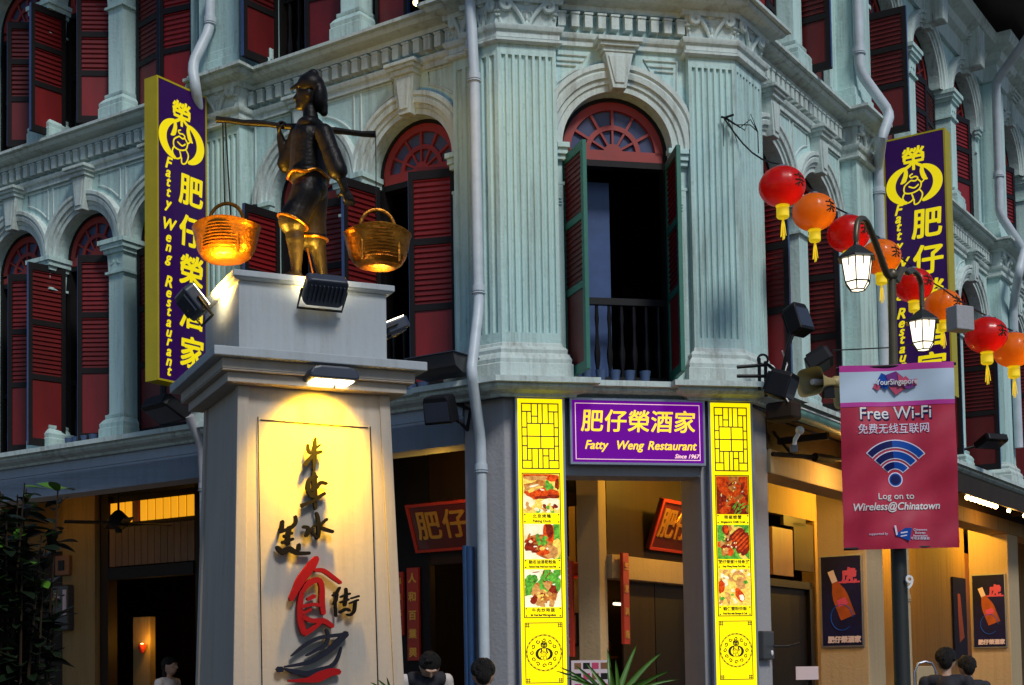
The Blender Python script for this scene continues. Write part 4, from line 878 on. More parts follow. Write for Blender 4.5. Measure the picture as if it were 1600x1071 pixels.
# legs: near leg steps forward, far leg trails
hipN, kneeN, ankN = fit(478, 302, -.08), fit(457, 348, -.10), fit(463, 424, -.10)
hipF, kneeF, ankF = fit(490, 302, .08), fit(489, 368, .09), fit(505, 424, .10)
ankN.z = max(ankN.z, ZC + .05); ankN.z = ZC + .075; ankF.z = ZC + .085
cap_(hipN, kneeN, .105, .085); cap_(hipF, kneeF, .105, .085)
cap_(kneeN, kneeN.lerp(ankN, .35) + Vector((.012, 0, 0)), .062, .066); cap_(kneeN.lerp(ankN, .35) + Vector((.012, 0, 0)), ankN, .062, .033)
cap_(kneeF, kneeF.lerp(ankF, .35) + Vector((.012, 0, 0)), .058, .06); cap_(kneeF.lerp(ankF, .35) + Vector((.012, 0, 0)), ankF, .058, .033)
for a in (ankN, ankF):
    heel = Vector((a.x + .03, a.y, ZC + .03)); ball = Vector((a.x - .12, a.y, ZC + .024)); toe = Vector((a.x - .17, a.y, ZC + .018))
    cap_(a, heel, .034, .03); cap_(a, ball, .036, .026); cap_(heel, ball, .028, .03); cap_(ball, toe, .03, .018); cap_(ball + Vector((0, .025, -.003)), toe + Vector((.02, .025, 0)), .022, .014); cap_(ball + Vector((0, -.025, -.003)), toe + Vector((.01, -.022, 0)), .022, .014)
# shorts with wide hems
cap_(kneeN.lerp(hipN, .35), kneeN.lerp(hipN, .05), .10, .105); cap_(kneeF.lerp(hipF, .25), kneeF.lerp(hipF, -.10), .092, .10)
ell(fit(484, 296), (.125, .165, .10)); ell(fit(483, 280), (.13, .17, .07))
# torso in a loose shirt
ell(fit(484, 222), (.132, .18, .15)); ell(fit(486, 203), (.105, .185, .075)); ell(fit(482, 276), (.138, .175, .035))
for q in range(9): ell(fit(484 - q * .2, 220 + q * 6), (.131 + .0008 * q, .178 - .0004 * q, .085))
cap_(fit(487, 200), fit(484, 172), .062, .05)
shN, elN, wrN = fit(506, 208, -.19), fit(526, 262, -.22), fit(539, 296, -.20)
cap_(shN, elN, .066, .058); cap_(shN.lerp(elN, .6), elN.lerp(wrN, .15), .066, .068); cap_(elN, wrN, .042, .027)
shF, elF, wrF = fit(466, 208, .17), fit(447, 260, .20), fit(438, 214, .17)
cap_(shF, elF, .062, .054); cap_(elF.lerp(shF, .4), elF.lerp(wrF, .1), .062, .062); cap_(elF, wrF, .042, .028)
# head, face in profile to the left
hc = fit(482, 150)
ell(hc, (.082, .07, .098)); ell(hc + Vector((-.022, 0, -.05)), (.058, .05, .055)); cap_(hc + Vector((-.075, 0, -.085)), hc + Vector((-.06, 0, -.08)), .02, .026)
cap_(hc + Vector((-.078, 0, .015)), hc + Vector((-.098, 0, -.018)), .011, .015); cap_(hc + Vector((-.082, .014, -.052)), hc + Vector((-.082, -.014, -.052)), .009, .009); cap_(hc + Vector((-.078, .012, -.063)), hc + Vector((-.078, -.012, -.063)), .009, .009)
for s in (-1, 1):
    ell(hc + Vector((-.066, s * .03, .018)), (.014, .017, .011)); cap_(hc + Vector((-.074, s * .045, .036)), hc + Vector((-.08, s * .014, .034)), .009, .009); ell(hc + Vector((.008, s * .07, -.005)), (.02, .01, .03))
# hands
def fingers(w, d, palm_n, side, curl, hole=False):
    """palm and five separate fingers; d: forearm direction, palm_n: where the palm faces, side: towards the thumb"""
    d, n, s = d.normalized(), palm_n.normalized(), side.normalized()
    pc = w + d * .045; 
    for k in range(4): 
        q = (k - 1.5) * .019; cap_(w + s * q * .6 + d * .012, w + d * .078 + s * q, .017, .014)
    for k, ln in enumerate((.030, .034, .032, .025)):
        q = (1.5 - k) * .021; a = w + d * .080 + s * q; p = a; ang = 0; r = .0105
        for j in range(3):
            ang += curl * (.9 if j == 0 else 1.0); v = d * math.cos(ang) + n * math.sin(ang); e = p + v * ln * (1.05 - .16 * j); cap_(p, e, r, r * .9); p = e; r *= .9
    p = w + d * .03 + s * .034; e = p + (s * .6 + d * .6 + n * .5).normalized() * .036; cap_(p, e, .013, .011); cap_(e, e + (d * .5 + n * .9 - s * .3).normalized() * .032, .011, .009)
fingers(wrN, (wrN - elN), Vector((-.3, .9, .2)), Vector((-.9, -.2, .1)), rad(46))
fingers(wrF, Vector((-.15, -.05, 1)), Vector((1, .2, .2)), Vector((0, -1, 0)), rad(62))
me = solid(prims, .0085, 3, 'body'); me.transform(Matrix.Translation(-sb.location)); me.materials.append(M['bronze']); o = put('body', me, sb)
# cap with brim and neck flap
prims = []
ell(fit(486, 134), (.098, .092, .085)); ell(fit(500, 152), (.055, .085, .115)); cap_(fit(503, 165), fit(506, 176), .045, .03)
for s in (-1, 0, 1): cap_(fit(470, 130, s * .045), fit(453 + abs(s) * 4, 140, s * .04), .02, .008)
cap_(fit(474, 124), fit(490, 117), .03, .04)
me = solid(prims, .008, 3, 'cap'); me.transform(Matrix.Translation(-sb.location)); me.materials.append(M['bronze']); put('cap', me, sb)
# shirt hem and cuffs as rolled edges
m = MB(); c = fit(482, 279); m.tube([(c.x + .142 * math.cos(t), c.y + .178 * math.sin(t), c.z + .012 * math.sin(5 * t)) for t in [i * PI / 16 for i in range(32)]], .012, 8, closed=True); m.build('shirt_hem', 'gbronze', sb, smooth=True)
for a, b, r in ((hipN, kneeN, .108), (hipF, kneeF, .1)):
    d = (b - a).normalized(); u_ = d.orthogonal().normalized(); v_ = d.cross(u_); c = a.lerp(b, .98 if a is hipN else 1.1)
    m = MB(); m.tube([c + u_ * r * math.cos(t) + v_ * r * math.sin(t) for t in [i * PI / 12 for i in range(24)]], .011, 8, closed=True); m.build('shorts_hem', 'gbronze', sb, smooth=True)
# pole and baskets
p0, p1 = fit(338, 187, .17), fit(587, 211, .17)
m = MB(); n = 12; m.tube([p0.lerp(p1, i / n) + Vector((0, 0, .004 * math.sin(i * 2.2))) for i in range(n + 1)], [.021 + .004 * (i % 3 == 0) for i in range(n + 1)], 10); m.build('shoulder_pole', 'bronze', sb, smooth=True)
def basket(cx, cy, topx, topy, wpx, rot, ropes):
    c = fit(cx, cy, .17); w = wpx / 2 * R_; h = .30; T = Matrix.Translation(c) @ Matrix.Rotation(rot, 4, 'Z') @ Matrix.Diagonal((1, .82, 1, 1))
    m = MB(T); prof = []
    out = [(.30, -.5), (.55, -.49), (.76, -.40), (.91, -.22), (.99, .02), (1.05, .24), (1.10, .33)]
    N = 36
    def rr(t, q): 
        lip = 1.0 + .06 * math.cos(2 * t)
        return q * w * lip
    lv = []
    for i in range(len(out) - 1):
        for k in range(4):
            s = k / 4; a, b = out[i], out[i + 1]; lv.append((a[0] + (b[0] - a[0]) * s + (.012 if k % 2 else 0), a[1] + (b[1] - a[1]) * s))
    lv.append(out[-1]); inn = [(r_ - .06, z) for r_, z in lv[::-1] if z > -.45] + [(.01, -.44)]
    lv = [(.01, -.5)] + lv + inn
    v = [(rr(2 * PI * j / N, r_) * math.cos(2 * PI * j / N), rr(2 * PI * j / N, r_) * math.sin(2 * PI * j / N), z * h * (1 + .0 * j) - (.22 * h * max(0, math.cos(2 * PI * j / N + PI / 2)) ** 2 if z > 0 else 0) * max(0, z) / .33 * -.6) for r_, z in lv for j in range(N)]
    f = [(i * N + j, i * N + (j + 1) % N, (i + 1) * N + (j + 1) % N, (i + 1) * N + j) for i in range(len(lv) - 1) for j in range(N)]
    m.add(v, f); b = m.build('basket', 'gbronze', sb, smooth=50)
    m = MB(T); hw = w * .62
    for q in range(9): m.tube([(x * hw, -w * (.97 - .33 * (x * x)) + .0 - .012, h * (.30 - q * .075)) for x in [-1 + i / 5 for i in range(11)]], .006, 5)
    for x in (-1, 1): m.tube([(x * hw, -w * .66 - .012, .3 * h - t * h * .7) for t in (0, .5, 1)], .012, 6)
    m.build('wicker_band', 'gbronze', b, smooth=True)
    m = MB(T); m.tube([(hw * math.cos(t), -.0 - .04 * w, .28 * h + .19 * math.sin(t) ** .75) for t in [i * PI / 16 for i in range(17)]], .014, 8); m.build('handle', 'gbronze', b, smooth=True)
    for (ax, ay, bx_, by) in ropes: m = MB(); m.tube([fit(ax, ay, .17), fit(bx_, by, .16)], .0055 if len(ropes) > 1 else .0035, 6); m.build('rope', 'black', sb)
basket(354, 378, 349, 192, 98, rad(-10), [(348, 190, 351, 318), (352, 191, 361, 345)])
basket(590, 388, 587, 212, 96, rad(15), [(587, 212, 588, 335)])
m = MB(); a = fit(480, 388, .0); b_ = fit(493, 430, -.02); b_.z = ZC; m.tube([a, b_], .006, 6); m.build('leg_glint', 'gbronze', sb)  # thin gold bar added for the highlight along the rear leg
m = MB(); m.box(sp(432, 430).x, sp(522, 430).x, YS - .2, YS + .22, ZC + .0005, ZC + .012); m.build('footplate', 'bronze', sb, bevel=.003)
# ================================================================ lit panels and name board on the corner entrance
def emblem(m, T, s, r=1.0):
    """crest: the character over two open half rings with a knotted figure of lines; s = half width"""
    glyphs(m, '榮', s * .92, T @ Matrix.Translation((0, 0, s * .86)), .002, s * .02, sx=1)
    for q in (-1, 1):
        A0 = []; 
        for i in range(19):
            t = rad(68) - i * rad(138) / 18; w = s * (.05 + .125 * math.sin(PI * i / 18) ** .8)
            A0.append((q * s * (.88 * math.cos(t) - .0), s * .70 * math.sin(t) - s * .04, w))
        brush(m, [A0], -.002, .001, T, 0)
        brush(m, [[(q * s * .32, s * .62, s * .05), (q * s * .30, s * .4, s * .08), (q * s * .38, s * .16, s * .09), (q * s * .50, s * .06, s * .02)]], -.003, .001, T, 0)
    W_ = s * .026
    st = [[(-.05, .36), (-.16, .30), (-.1, .22), (.04, .24), (.14, .18), (.05, .08), (-.12, .12)], [(-.12, .12), (-.36, -.06), (-.36, -.3), (-.1, -.36), (.18, -.26), (.26, -.04), (.14, .12)], [(-.36, -.3), (-.44, -.5), (-.28, -.7), (-.06, -.6), (-.1, -.4)], [(.18, -.26), (.3, -.46), (.18, -.74), (.0, -.8), (-.02, -.6)], [(.26, -.04), (.4, .1), (.38, .3), (.28, .34)], [(-.2, -.1), (.0, -.18), (.16, -.08)]]
    brush(m, [[(x * s, z * s, W_) for x, z in a] for a in st], -.0025, .001, T, .0002)
def frame_lines(m, x0, x1, z0, z1, w, y=-.002, T=None):
    m.box(x0, x1, y, 0, z0, z0 + w, T); m.box(x0, x1, y, 0, z1 - w, z1, T); m.box(x0, x0 + w, y, 0, z0 + w, z1 - w, T); m.box(x1 - w, x1, y, 0, z0 + w, z1 - w, T)
rnd = random.Random(5)
def foodpic(t, T, x0, x1, z0, z1, kind):
    w, h = x1 - x0, z1 - z0; m = MB(T); mats = ['fwhite', 'fred', 'fbrown', 'fgreen', 'frice', 'fpork', 'fdark']; y = [-.0022]
    m.mi(dict(crab=6, ribs=3, rice=4, duck=4).get(kind, 0)).box(x0, x1, -.002, 0, z0, z1)
    def B(k, fx, fz, rx, rz, rot=0, n=13, jit=.18):
        y[0] -= .00005; m.mi(k); pts = []
        for i in range(n):
            q = 2 * PI * i / n; g = 1 + rnd.uniform(-jit, jit); a, b = rx * w * g * math.cos(q), rz * w * g * math.sin(q)
            X, Z = x0 + fx * w + a * math.cos(rot) - b * math.sin(rot), z0 + fz * h + a * math.sin(rot) + b * math.cos(rot)
            pts.append((min(max(X, x0), x1), y[0], min(max(Z, z0), z1)))
        m.add(pts, [tuple(range(n))])
    U = rnd.uniform
    if kind == 'duck':
        B(1, .3, .97, .5, .10); B(5, .35, .9, .42, .07); B(1, .85, .9, .2, .1); B(6, .95, .75, .08, .16); B(0, .1, .3, .22, .2); B(0, .8, .25, .3, .2)
        B(2, .38, .62, .40, .22, .1); B(1, .42, .52, .36, .16, .1); B(5, .25, .66, .22, .10, .2); B(1, .82, .50, .22, .13, -.2); B(6, .84, .43, .16, .06); B(6, .5, .40, .2, .04)
        for i in range(9): B(3, U(.60, .80), U(.60, .80), .06, .05, U(0, 3))
        B(0, .30, .70, .12, .03, .3); B(4, .22, .58, .10, .05, .5); B(0, .52, .60, .07, .025, -.3); B(4, .45, .66, .1, .03, .2)
        for i in range(22): B((0, 4, 4, 5, 3, 6)[i % 6], U(.05, .95), U(.03, .28), .075, .05, U(0, 3))
    if kind == 'fish':
        B(3, .92, .5, .22, .7); B(4, .9, .3, .12, .3); B(0, .15, .9, .3, .2)
        B(2, .33, .45, .30, .25, .4); B(6, .22, .42, .22, .16, .6); B(1, .66, .75, .16, .36, .05); B(6, .70, .82, .10, .25, .1); B(2, .60, .28, .27, .24); B(5, .72, .22, .20, .19); B(1, .5, .2, .2, .1)
        for i in range(12): B((1, 2, 6)[i % 3], U(.05, .45), U(.2, .65), .10, .035, U(0, 3))
        for i in range(9): B(3, U(.36, .60), U(.42, .66), .07, .05, U(0, 3))
        B(0, .18, .5, .05, .04); B(4, .5, .3, .08, .05); B(0, .3, .36, .05, .02); B(0, .64, .3, .03, .03)
    if kind == 'beef':
        for i in range(14): B(3, U(.05, .98), U(.52, 1), .20, .11, U(0, 3))
        for i in range(7): B(3, U(.02, .25), U(.30, .7), .16, .10, U(0, 3)); B(6, U(.2, .9), U(.6, .95), .1, .015, U(0, 3))
        for i in range(26): B((5, 2, 5, 6)[i % 4], U(.22, .80), U(.10, .62), .13, .08, U(0, 3), 9, .3)
        for i in range(8): B(4, U(.3, .7), U(.2, .6), .05, .025, U(0, 3))
    if kind == 'crab':
        for i in range(14): B((1, 1, 2)[i % 3], U(.05, .95), U(.05, .95), .24, .13, U(0, 3))
        B(2, .58, .62, .34, .30); B(1, .58, .66, .28, .22); B(2, .5, .7, .14, .1); B(1, .2, .72, .14, .3, .5)
        for i in range(18): B((6, 1, 6)[i % 3], U(.0, 1), U(.0, .9), .13, .04, U(0, 3))
        for i in range(12): B((0, 4)[i % 2], U(.1, .85), U(.3, .95), .035, .016, U(0, 3))
        for i in range(11): B((3, 3, 6)[i % 3], U(.55, .98), U(.02, .26), .14, .022, U(.3, 1.4))
    if kind == 'ribs':
        for i in range(10): B(4 if i % 3 == 0 else 3, U(0, 1), U(0, 1), .16, .08, U(0, 3))
        for i in range(6): B(6, .56 + .08 * i, .66 - .06 * i, .12, .34, -.8); B(1, .52 + .08 * i, .68 - .06 * i, .03, .26, -.8)
        for i in range(16): B((1, 2, 6, 5)[i % 4], U(.04, .42), U(.2, .72), .13, .08, U(0, 3))
        B(6, .28, .85, .12, .16, .2); B(1, .27, .86, .07, .12, .2); B(2, .4, .9, .06, .1)
        for i in range(9): B((0, 4)[i % 2], U(.05, .6), U(.25, .75), .03, .018, U(0, 3))
    if kind == 'rice':
        for i in range(60): B((4, 5, 4, 0)[i % 4], U(.02, .98), U(.02, .98), .10, .05, U(0, 3), 8, .3)
        B(5, .62, .78, .24, .17); B(4, .62, .76, .16, .1); B(5, .7, .6, .14, .2, .4); B(0, .2, .62, .1, .12)
        B(1, .08, .52, .12, .20); B(1, .66, .30, .12, .22, .5); B(0, .72, .22, .07, .1, .4); B(3, .85, .64, .07, .06); B(3, .1, .2, .08, .05); B(3, .42, .3, .05, .03)
    o = m.build('food_picture', mats, t)
def lit_panel(u0, u1, label, items):
    t = thing('lit_menu_panel', label, 'light box', fp('C', (u0 + u1) / 2, 0, .4), 'yellow lit menu panels beside the doorway')
    T = fm('C', u0, -.075, 0); w = u1 - u0; zb, zt = .5, 4.315
    m = MB(T); m.box(0, w, .012, .10, zb, zt); m.box(0, .022, 0, .012, zb, zt); m.box(w - .022, w, 0, .012, zb, zt); m.box(.022, w - .022, 0, .012, zt - .022, zt); m.box(.022, w - .022, 0, .012, zb, zb + .022); m.build('case', 'alu', t)
    m = MB(T); m.box(.023, w - .023, .006, .011, zb + .023, zt - .023); m.build('lit_face', 'ylite', t)
    T = fm('C', u0, -.07, 0)
    Z = lambda y: hit(841, y, CL, aC, -.075)[1]
    x0, x1 = .06, w - .06
    m = MB(T); z0, z1 = Z(733), Z(630); frame_lines(m, x0, x1, z0, z1, .011); X = lambda f: x0 + f * (x1 - x0); Y = lambda f: z1 - f * (z1 - z0); L = .011
    for a, b, y in ((0, .27, .13), (.72, 1, .13), (.15, .87, .31), (0, .15, .37), (.87, 1, .37), (0, 1, .505), (0, .15, .65), (.87, 1, .65), (.15, .87, .69), (0, .27, .87), (.72, 1, .87), (.27, .44, .2), (.56, .72, .8)): m.box(X(a), X(b), -.002, 0, Y(y) - L / 2, Y(y) + L / 2)
    for x, a, b in ((.15, .13, .87), (.87, .13, .87), (.27, 0, .31), (.44, 0, .31), (.56, 0, .31), (.72, 0, .31), (.27, .69, 1), (.44, .69, 1), (.56, .69, 1), (.72, .69, 1), (.51, .31, .69)): m.box(X(x) - L / 2, X(x) + L / 2, -.0024, 0, Y(b), Y(a))
    m.build('lattice', 'ink', t)
    m = MB(T); frame_lines(m, x0 - .005, x1 + .005, Z(966), Z(739), .009)
    ys = ((741, 802), (819, 874), (890, 949)); lab = ((802, 818), (874, 889), (949, 965))
    for (a, b), (c, d), (kind, cn, en) in zip(ys, lab, items):
        foodpic(t, T, x0 + .008, x1 - .008, Z(b), Z(a), kind)
        h = Z(c) - Z(d); l = MB(T); glyphs(l, cn, h * .42, T.__class__() @ Matrix.Translation((w / 2, -.001, Z(d) + h * .68)), .001, .001, spacing=1.25 if len(cn) < 6 else 1)
        glyphs(l, en, h * .36 if len(en) < 20 else h * .30, Matrix.Translation((w / 2, -.001, Z(d) + h * .22)), .001, .0012, sx=1.0 if len(en) < 22 else (.66 if len(en) > 28 else .72))
        for qx in (x0 + .02, x1 - .02):
            for qz in (.15, .85): l.box(qx - .008, qx + .008, -.002, 0, Z(d) + h * qz - .006, Z(d) + h * qz + .006)
        l.build('caption', 'ink', t)
    z0, z1 = Z(1068), Z(973); frame_lines(m, x0, x1, z0, z1, .008)
    for cx, cz, sx_, sz_ in ((x0, z1, 1, -1), (x1, z1, -1, -1), (x0, z0, 1, 1), (x1, z0, -1, 1)):
        for q in (0, 1):
            a0, a1 = sorted((cx + sx_ * .0, cx + sx_ * .05)); b0, b1 = sorted((cz + sz_ * (.018 + q * .018), cz + sz_ * (.018 + q * .018) + sz_ * .006)); m.box(a0, a1, -.0026, 0, b0, b1)
            a0, a1 = sorted((cx + sx_ * (.018 + q * .018), cx + sx_ * (.018 + q * .018) + sx_ * .006)); b0, b1 = sorted((cz, cz + sz_ * .05)); m.box(a0, a1, -.0030, 0, b0, b1)
    m.build('border', 'ink', t)
    m = MB(T); c = (w / 2, (z0 + z1) / 2); R = min(w * .36, (z1 - z0) * .40)
    for r0, r1 in ((.925, .95), (.985, 1.01), (.955, .98)):
        n = 48; v = []
        for i in range(n):
            for r in (r0, r1): v.append((c[0] + R * r * math.cos(2 * PI * i / n), -.0015, c[1] + R * r * math.sin(2 * PI * i / n)))
        m.add(v, [(2 * i, 2 * i + 1, (2 * i + 3) % (2 * n), (2 * i + 2) % (2 * n)) for i in range(n) if r0 != .955 or i % 2])
    for k in range(12):
        a = 2 * PI * k / 12; q = c[0] + R * .70 * math.cos(a), c[1] + R * .70 * math.sin(a); sg = 1 if k % 2 else -1
        m.tube([(q[0] + R * (.13 - .006 * i) * math.cos(a + PI / 2 * sg + sg * i * .42) * .9, -.001, q[1] + R * (.13 - .006 * i) * math.sin(a + PI / 2 * sg + sg * i * .42) * .9) for i in range(16)], .0048, 4)
    emblem(m, Matrix.Translation((c[0], -.001, c[1] - R * .04)), R * .46); m.build('medallion', 'ink', t)
    return t
lit_panel(.105, .605, 'tall yellow lit panel beside the doorway with duck, fish and beef pictures', (('duck', '北京烤鴨', 'Peking Duck'), ('fish', '馳名油浸筍殼魚', 'Famous Deep Fried Soon Hock Fish'), ('beef', '牛肉炒時蔬', 'Stir Fried Beef With Ingredients')))
lit_panel(2.10, 2.575, 'tall yellow lit panel beside the doorway with crab, pork rib and rice pictures', (('crab', '辣椒螃蟹', 'Singapore Chilli Crab'), ('ribs', '肥仔榮蜜汁排骨王', 'Fatty Weng Honey Pork Ribs'), ('rice', '蝦仁蟹粉炒飯', 'Fried Rice with Shrimps & Crab')))
# name board over the door
t = thing('name_board', 'purple lit restaurant name board with gold lettering over the corner doorway', 'sign', fp('C', 1.35, -.08, 3.63))
T = fm('C', .655, -.085, 3.645); w, h = 1.405, .665
m = MB(T); m.box(0, w, .012, .11, 0, h); m.box(0, .022, -.004, .012, 0, h); m.box(w - .022, w, -.004, .012, 0, h); m.box(.022, w - .022, -.004, .012, h - .022, h); m.box(.022, w - .022, -.004, .012, 0, .022); m.build('case', 'alu', t)
m = MB(T); m.box(.023, w - .023, .006, .011, .023, h - .023); m.build('lit_face', 'purple', t)
T = fm('C', .655, -.08, 3.645)
m = MB(T); frame_lines(m, .055, w - .055, .05, h - .05, .006); m.build('border_line', 'pink', t)
m = MB(T)
for i, ch in enumerate('肥仔榮酒家'): glyphs(m, ch, .235, Matrix.Translation((.225 + i * .24, -.002, h * .635)) , .002, .0034, shear=.08)
m.build('characters', 'gold', t)
for wd, fx in (('Fatty', .185), ('Weng', .43), ('Restaurant', .745)):
    m = MB(T); glyphs(m, wd, .122, Matrix.Translation((w * fx, -.002, h * .29)), .002, .0022, shear=.28, sx=.95); m.build('lettering', 'gold', t)
m = MB(T); glyphs(m, 'Since 1967', .058, Matrix.Translation((w - .20, -.002, h * .135)), .002, .001, shear=.28); m.build('small_lettering', 'pink', t)

# ---- tall blade signs standing out from the facades
def blade(O, ang, x0, x1, ztop, zbot, thick, side, label):
    """x0..x1 along the sign face (left to right as seen); side = which end shows its yellow edge"""
    FR['S'] = (O, ang); T = fm('S'); w = x1 - x0; h = ztop - zbot
    t = thing('blade_sign', label, 'sign', fp('S', (x0 + x1) / 2, thick / 2, zbot), 'tall purple blade signs')
    m = MB(T); m.box(x0, x1, .012, thick, zbot, ztop); m.build('case', 'yedge', t)
    m = MB(T); e = .022
    m.box(x0, x0 + e, 0, .0115, zbot, ztop); m.box(x1 - e, x1, 0, .0115, zbot, ztop); m.box(x0 + e, x1 - e, 0, .0115, ztop - e, ztop); m.box(x0 + e, x1 - e, 0, .0115, zbot, zbot + e); m.build('rim', 'yedge', t)
    m = MB(T); m.box(x0 + e, x1 - e, .004, .011, zbot + e, ztop - e); m.build('face', 'dpurple', t)
    T2 = fm('S', x0, .003, zbot)
    m = MB(T2); emblem(m, Matrix.Translation((w * .49, 0, h * .815)), w * .43); m.build('emblem', 'yel', t)
    m = MB(T2)
    for ch, q in zip('肥仔榮酒家', (.352, .49, .622, .764, .896)): glyphs(m, ch, w * .50, Matrix.Translation((w * .665, 0, h * (1 - q))), .002, w * .011, shear=.06)
    m.build('characters', 'yel', t)
    m = MB(T2)
    for ch, q in zip('FattyWengRestaurant', (.278, .309, .340, .374, .412, .482, .524, .556, .592, .672, .707, .738, .768, .804, .837, .866, .900, .932, .964)):
        glyphs(m, ch, w * (.215 if ch.islower() else .24), Matrix.Translation((w * .205, 0, h * (1 - q))), .002, w * .006, shear=.3)
    m.build('lettering', 'yel', t); return t
OL = np.array(fp('L', -3.98, -.0)); OL[2] = 0
xa = hit(245, 117, OL, aR)[0]; xb, _ = hit(323, 150, OL, aR); za = hit(245, 117, OL, aR)[1]; zb_ = hit(245, 593, OL, aR)[1]
t = blade(OL, aR, xa, xb, za, zb_, .20, -1, 'purple blade sign with yellow lettering and broad yellow edge, behind the bronze carrier')
for z in (za - .95, za - 2.55):
    m = MB(fm('S')); m.tube([(xb, .15, z), (xb + .25, .15, z - .02), (.14, .15, z - .02)], .022, 8); m.build('bracket', 'pipe', t, smooth=True)
OR_ = np.array(fp('R', 4.45, 0.0)); OR_[2] = 0
xa, za = hit(1379, 221, OR_, aL); xb = hit(1476, 205, OR_, aL)[0]
t = blade(OR_, aL, xa, xb, za, za - (xb - xa) * 4.25, .24, 1, 'purple blade sign with yellow lettering behind the paper lanterns and street lamp')
for z in (za - .78, za - 2.35):
    m = MB(fm('S')); m.tube([(xa, .12, z), (xa - .2, .12, z - .0), (-.02, .12, z)], .02, 8); m.build('bracket', 'pipe', t, smooth=True)

# ================================================================ street lamp with banner
YP = 11.0
pb = at(1405, 900, YP); lp = thing('street_lamp', 'dark double armed street lamp with lit hexagonal lanterns and the number 9 on its post', 'street lamp', (pb.x, pb.y, 0))
ZJ = at(1392, 430, YP).z
m = MB(Matrix.Translation((pb.x, pb.y, 0))); m.lathe([(.12, 0), (.12, .35), (.085, .42), (.066, .5), (.058, 2.9), (.05, 3.6)], 20); m.build('post', 'lamppost', lp, smooth=30)
pt = at(1394, 440, YP); m = MB(); m.tube([(pb.x, pb.y, 3.6), (pb.x + (pt.x - pb.x) * .4, pb.y, 4.0), (pt.x, pt.y, ZJ - .02)], [.045, .035, .03], 14); m.ball((pt.x, pt.y, ZJ), .05); m.build('upper_post', 'armgold', lp, smooth=True)
d = Vector((math.cos(aR), math.sin(aR), 0))
def armpt(x, y, s):                                    # a point of the arm, s metres along the street from the post
    q = Vector((pt.x, pt.y, 0)) + d * s; r = ray(x, y); k = q.y / r[1]; return Vector((q.x, q.y, CAM[2] + r[2] * k))
def arm(sgn, ln, peak, low):
    pts = []
    for s_, z_ in ((0, 0), (.12, -.02), (.28, .10), (.42, peak * .72), (.56, peak), (.68, peak * .98), (.76, peak * .8), (.80, peak * .45), (.80, low)): pts.append(Vector((pt.x, pt.y, ZJ + z_)) + d * (sgn * s_ * ln))
    P = []
    for i in range(len(pts) - 1):
        p_, q_, r_, s_ = pts[max(i - 1, 0)], pts[i], pts[i + 1], pts[min(i + 2, len(pts) - 1)]
        for k in range(5):
            t = k / 5; P.append(.5 * ((2 * q_) + (r_ - p_) * t + (2 * p_ - 5 * q_ + 4 * r_ - s_) * t * t + (3 * q_ - p_ - 3 * r_ + s_) * t ** 3))
    P.append(pts[-1]); m = MB(); m.tube(P, [.028 - .008 * i / len(P) for i in range(len(P))], 10); m.build('arm', 'armgold', lp, smooth=True); return pts[-1]
def lantern_head(p, s=1.0):
    T = Matrix.Translation(p) @ Matrix.Diagonal((s, s, s, 1)) @ Matrix.Rotation(rad(12), 4, 'Z')
    m = MB(T); m.lathe([(.02, 0), (.03, -.03), (.06, -.05), (.165, -.135), (.172, -.15), (.15, -.152)], 6); m.build('hood', 'lamppost', lp)
    m = MB(T); m.lathe([(.135, -.153), (.105, -.345), (.06, -.405), (.001, -.408)], 6); g_ = m.build('lamp_glass', 'milk', lp)
    m = MB(T)
    for k in range(6):
        a = 2 * PI * k / 6; e = lambda r, z: (r * math.cos(a), r * math.sin(a), z); b = lambda r, z: (r * math.cos(a + PI / 3), r * math.sin(a + PI / 3), z)
        m.tube([e(.138, -.15), e(.108, -.345), e(.062, -.408)], .006, 5); m.tube([e(.108, -.345), b(.108, -.345)], .007, 5); m.tube([e(.062, -.408), b(.062, -.408)], .006, 5)
    for k in (4, 5, 3):
        a = 2 * PI * (k + .5) / 6; m.pxz([(-.004, -.15), (.004, -.15), (.003, -.22), (-.003, -.22)], -.004, .004, Matrix.Translation((.122 * math.cos(a), .122 * math.sin(a), 0)))
    m.build('glazing_bars', 'black', g_)
pa = arm(-1, .98, .28, .07); lantern_head(pa, .88); pb2 = arm(1, .92, .15, -.10); lantern_head(pb2, .88)
m = MB(Matrix.Translation(at(1421, 911, YP - .072))); glyphs(m, '9', .15, Matrix.Rotation(rad(18), 4, 'Z'), .004, .002); m.build('number', 'white', lp)
# ---- banner hung from the post
YB = 10.86; bA = rad(-7); o = at(1400, 715, YB); FR['B'] = (np.array([o.x, o.y, 0]), bA); OB = FR['B'][0]
bn = thing('banner', 'red hanging banner for free wireless internet with white top band, on the street lamp post', 'banner', (o.x, o.y, 3.2))
x0, z1 = hit(1311, 573, OB, bA); x1 = hit(1490, 566, OB, bA)[0]; z0 = hit(1400, 858, OB, bA)[1]; z1 = hit(1400, 569, OB, bA)[1]; zw0 = hit(1400, 627, OB, bA)[1]; zp = hit(1400, 579, OB, bA)[1]
def rip(x, z): return .016 * math.sin(x * 9 + z * 2.1) + .008 * math.sin(x * 23 - z * 6) * (.35 + .65 * (1 - (z - z0) / (z1 - z0))) + .007 * math.sin(z * 9 + x * 3) + .004 * math.sin(z * 21 - x * 11) + .012 * abs((x - (x0 + x1) / 2) / (x1 - x0)) 
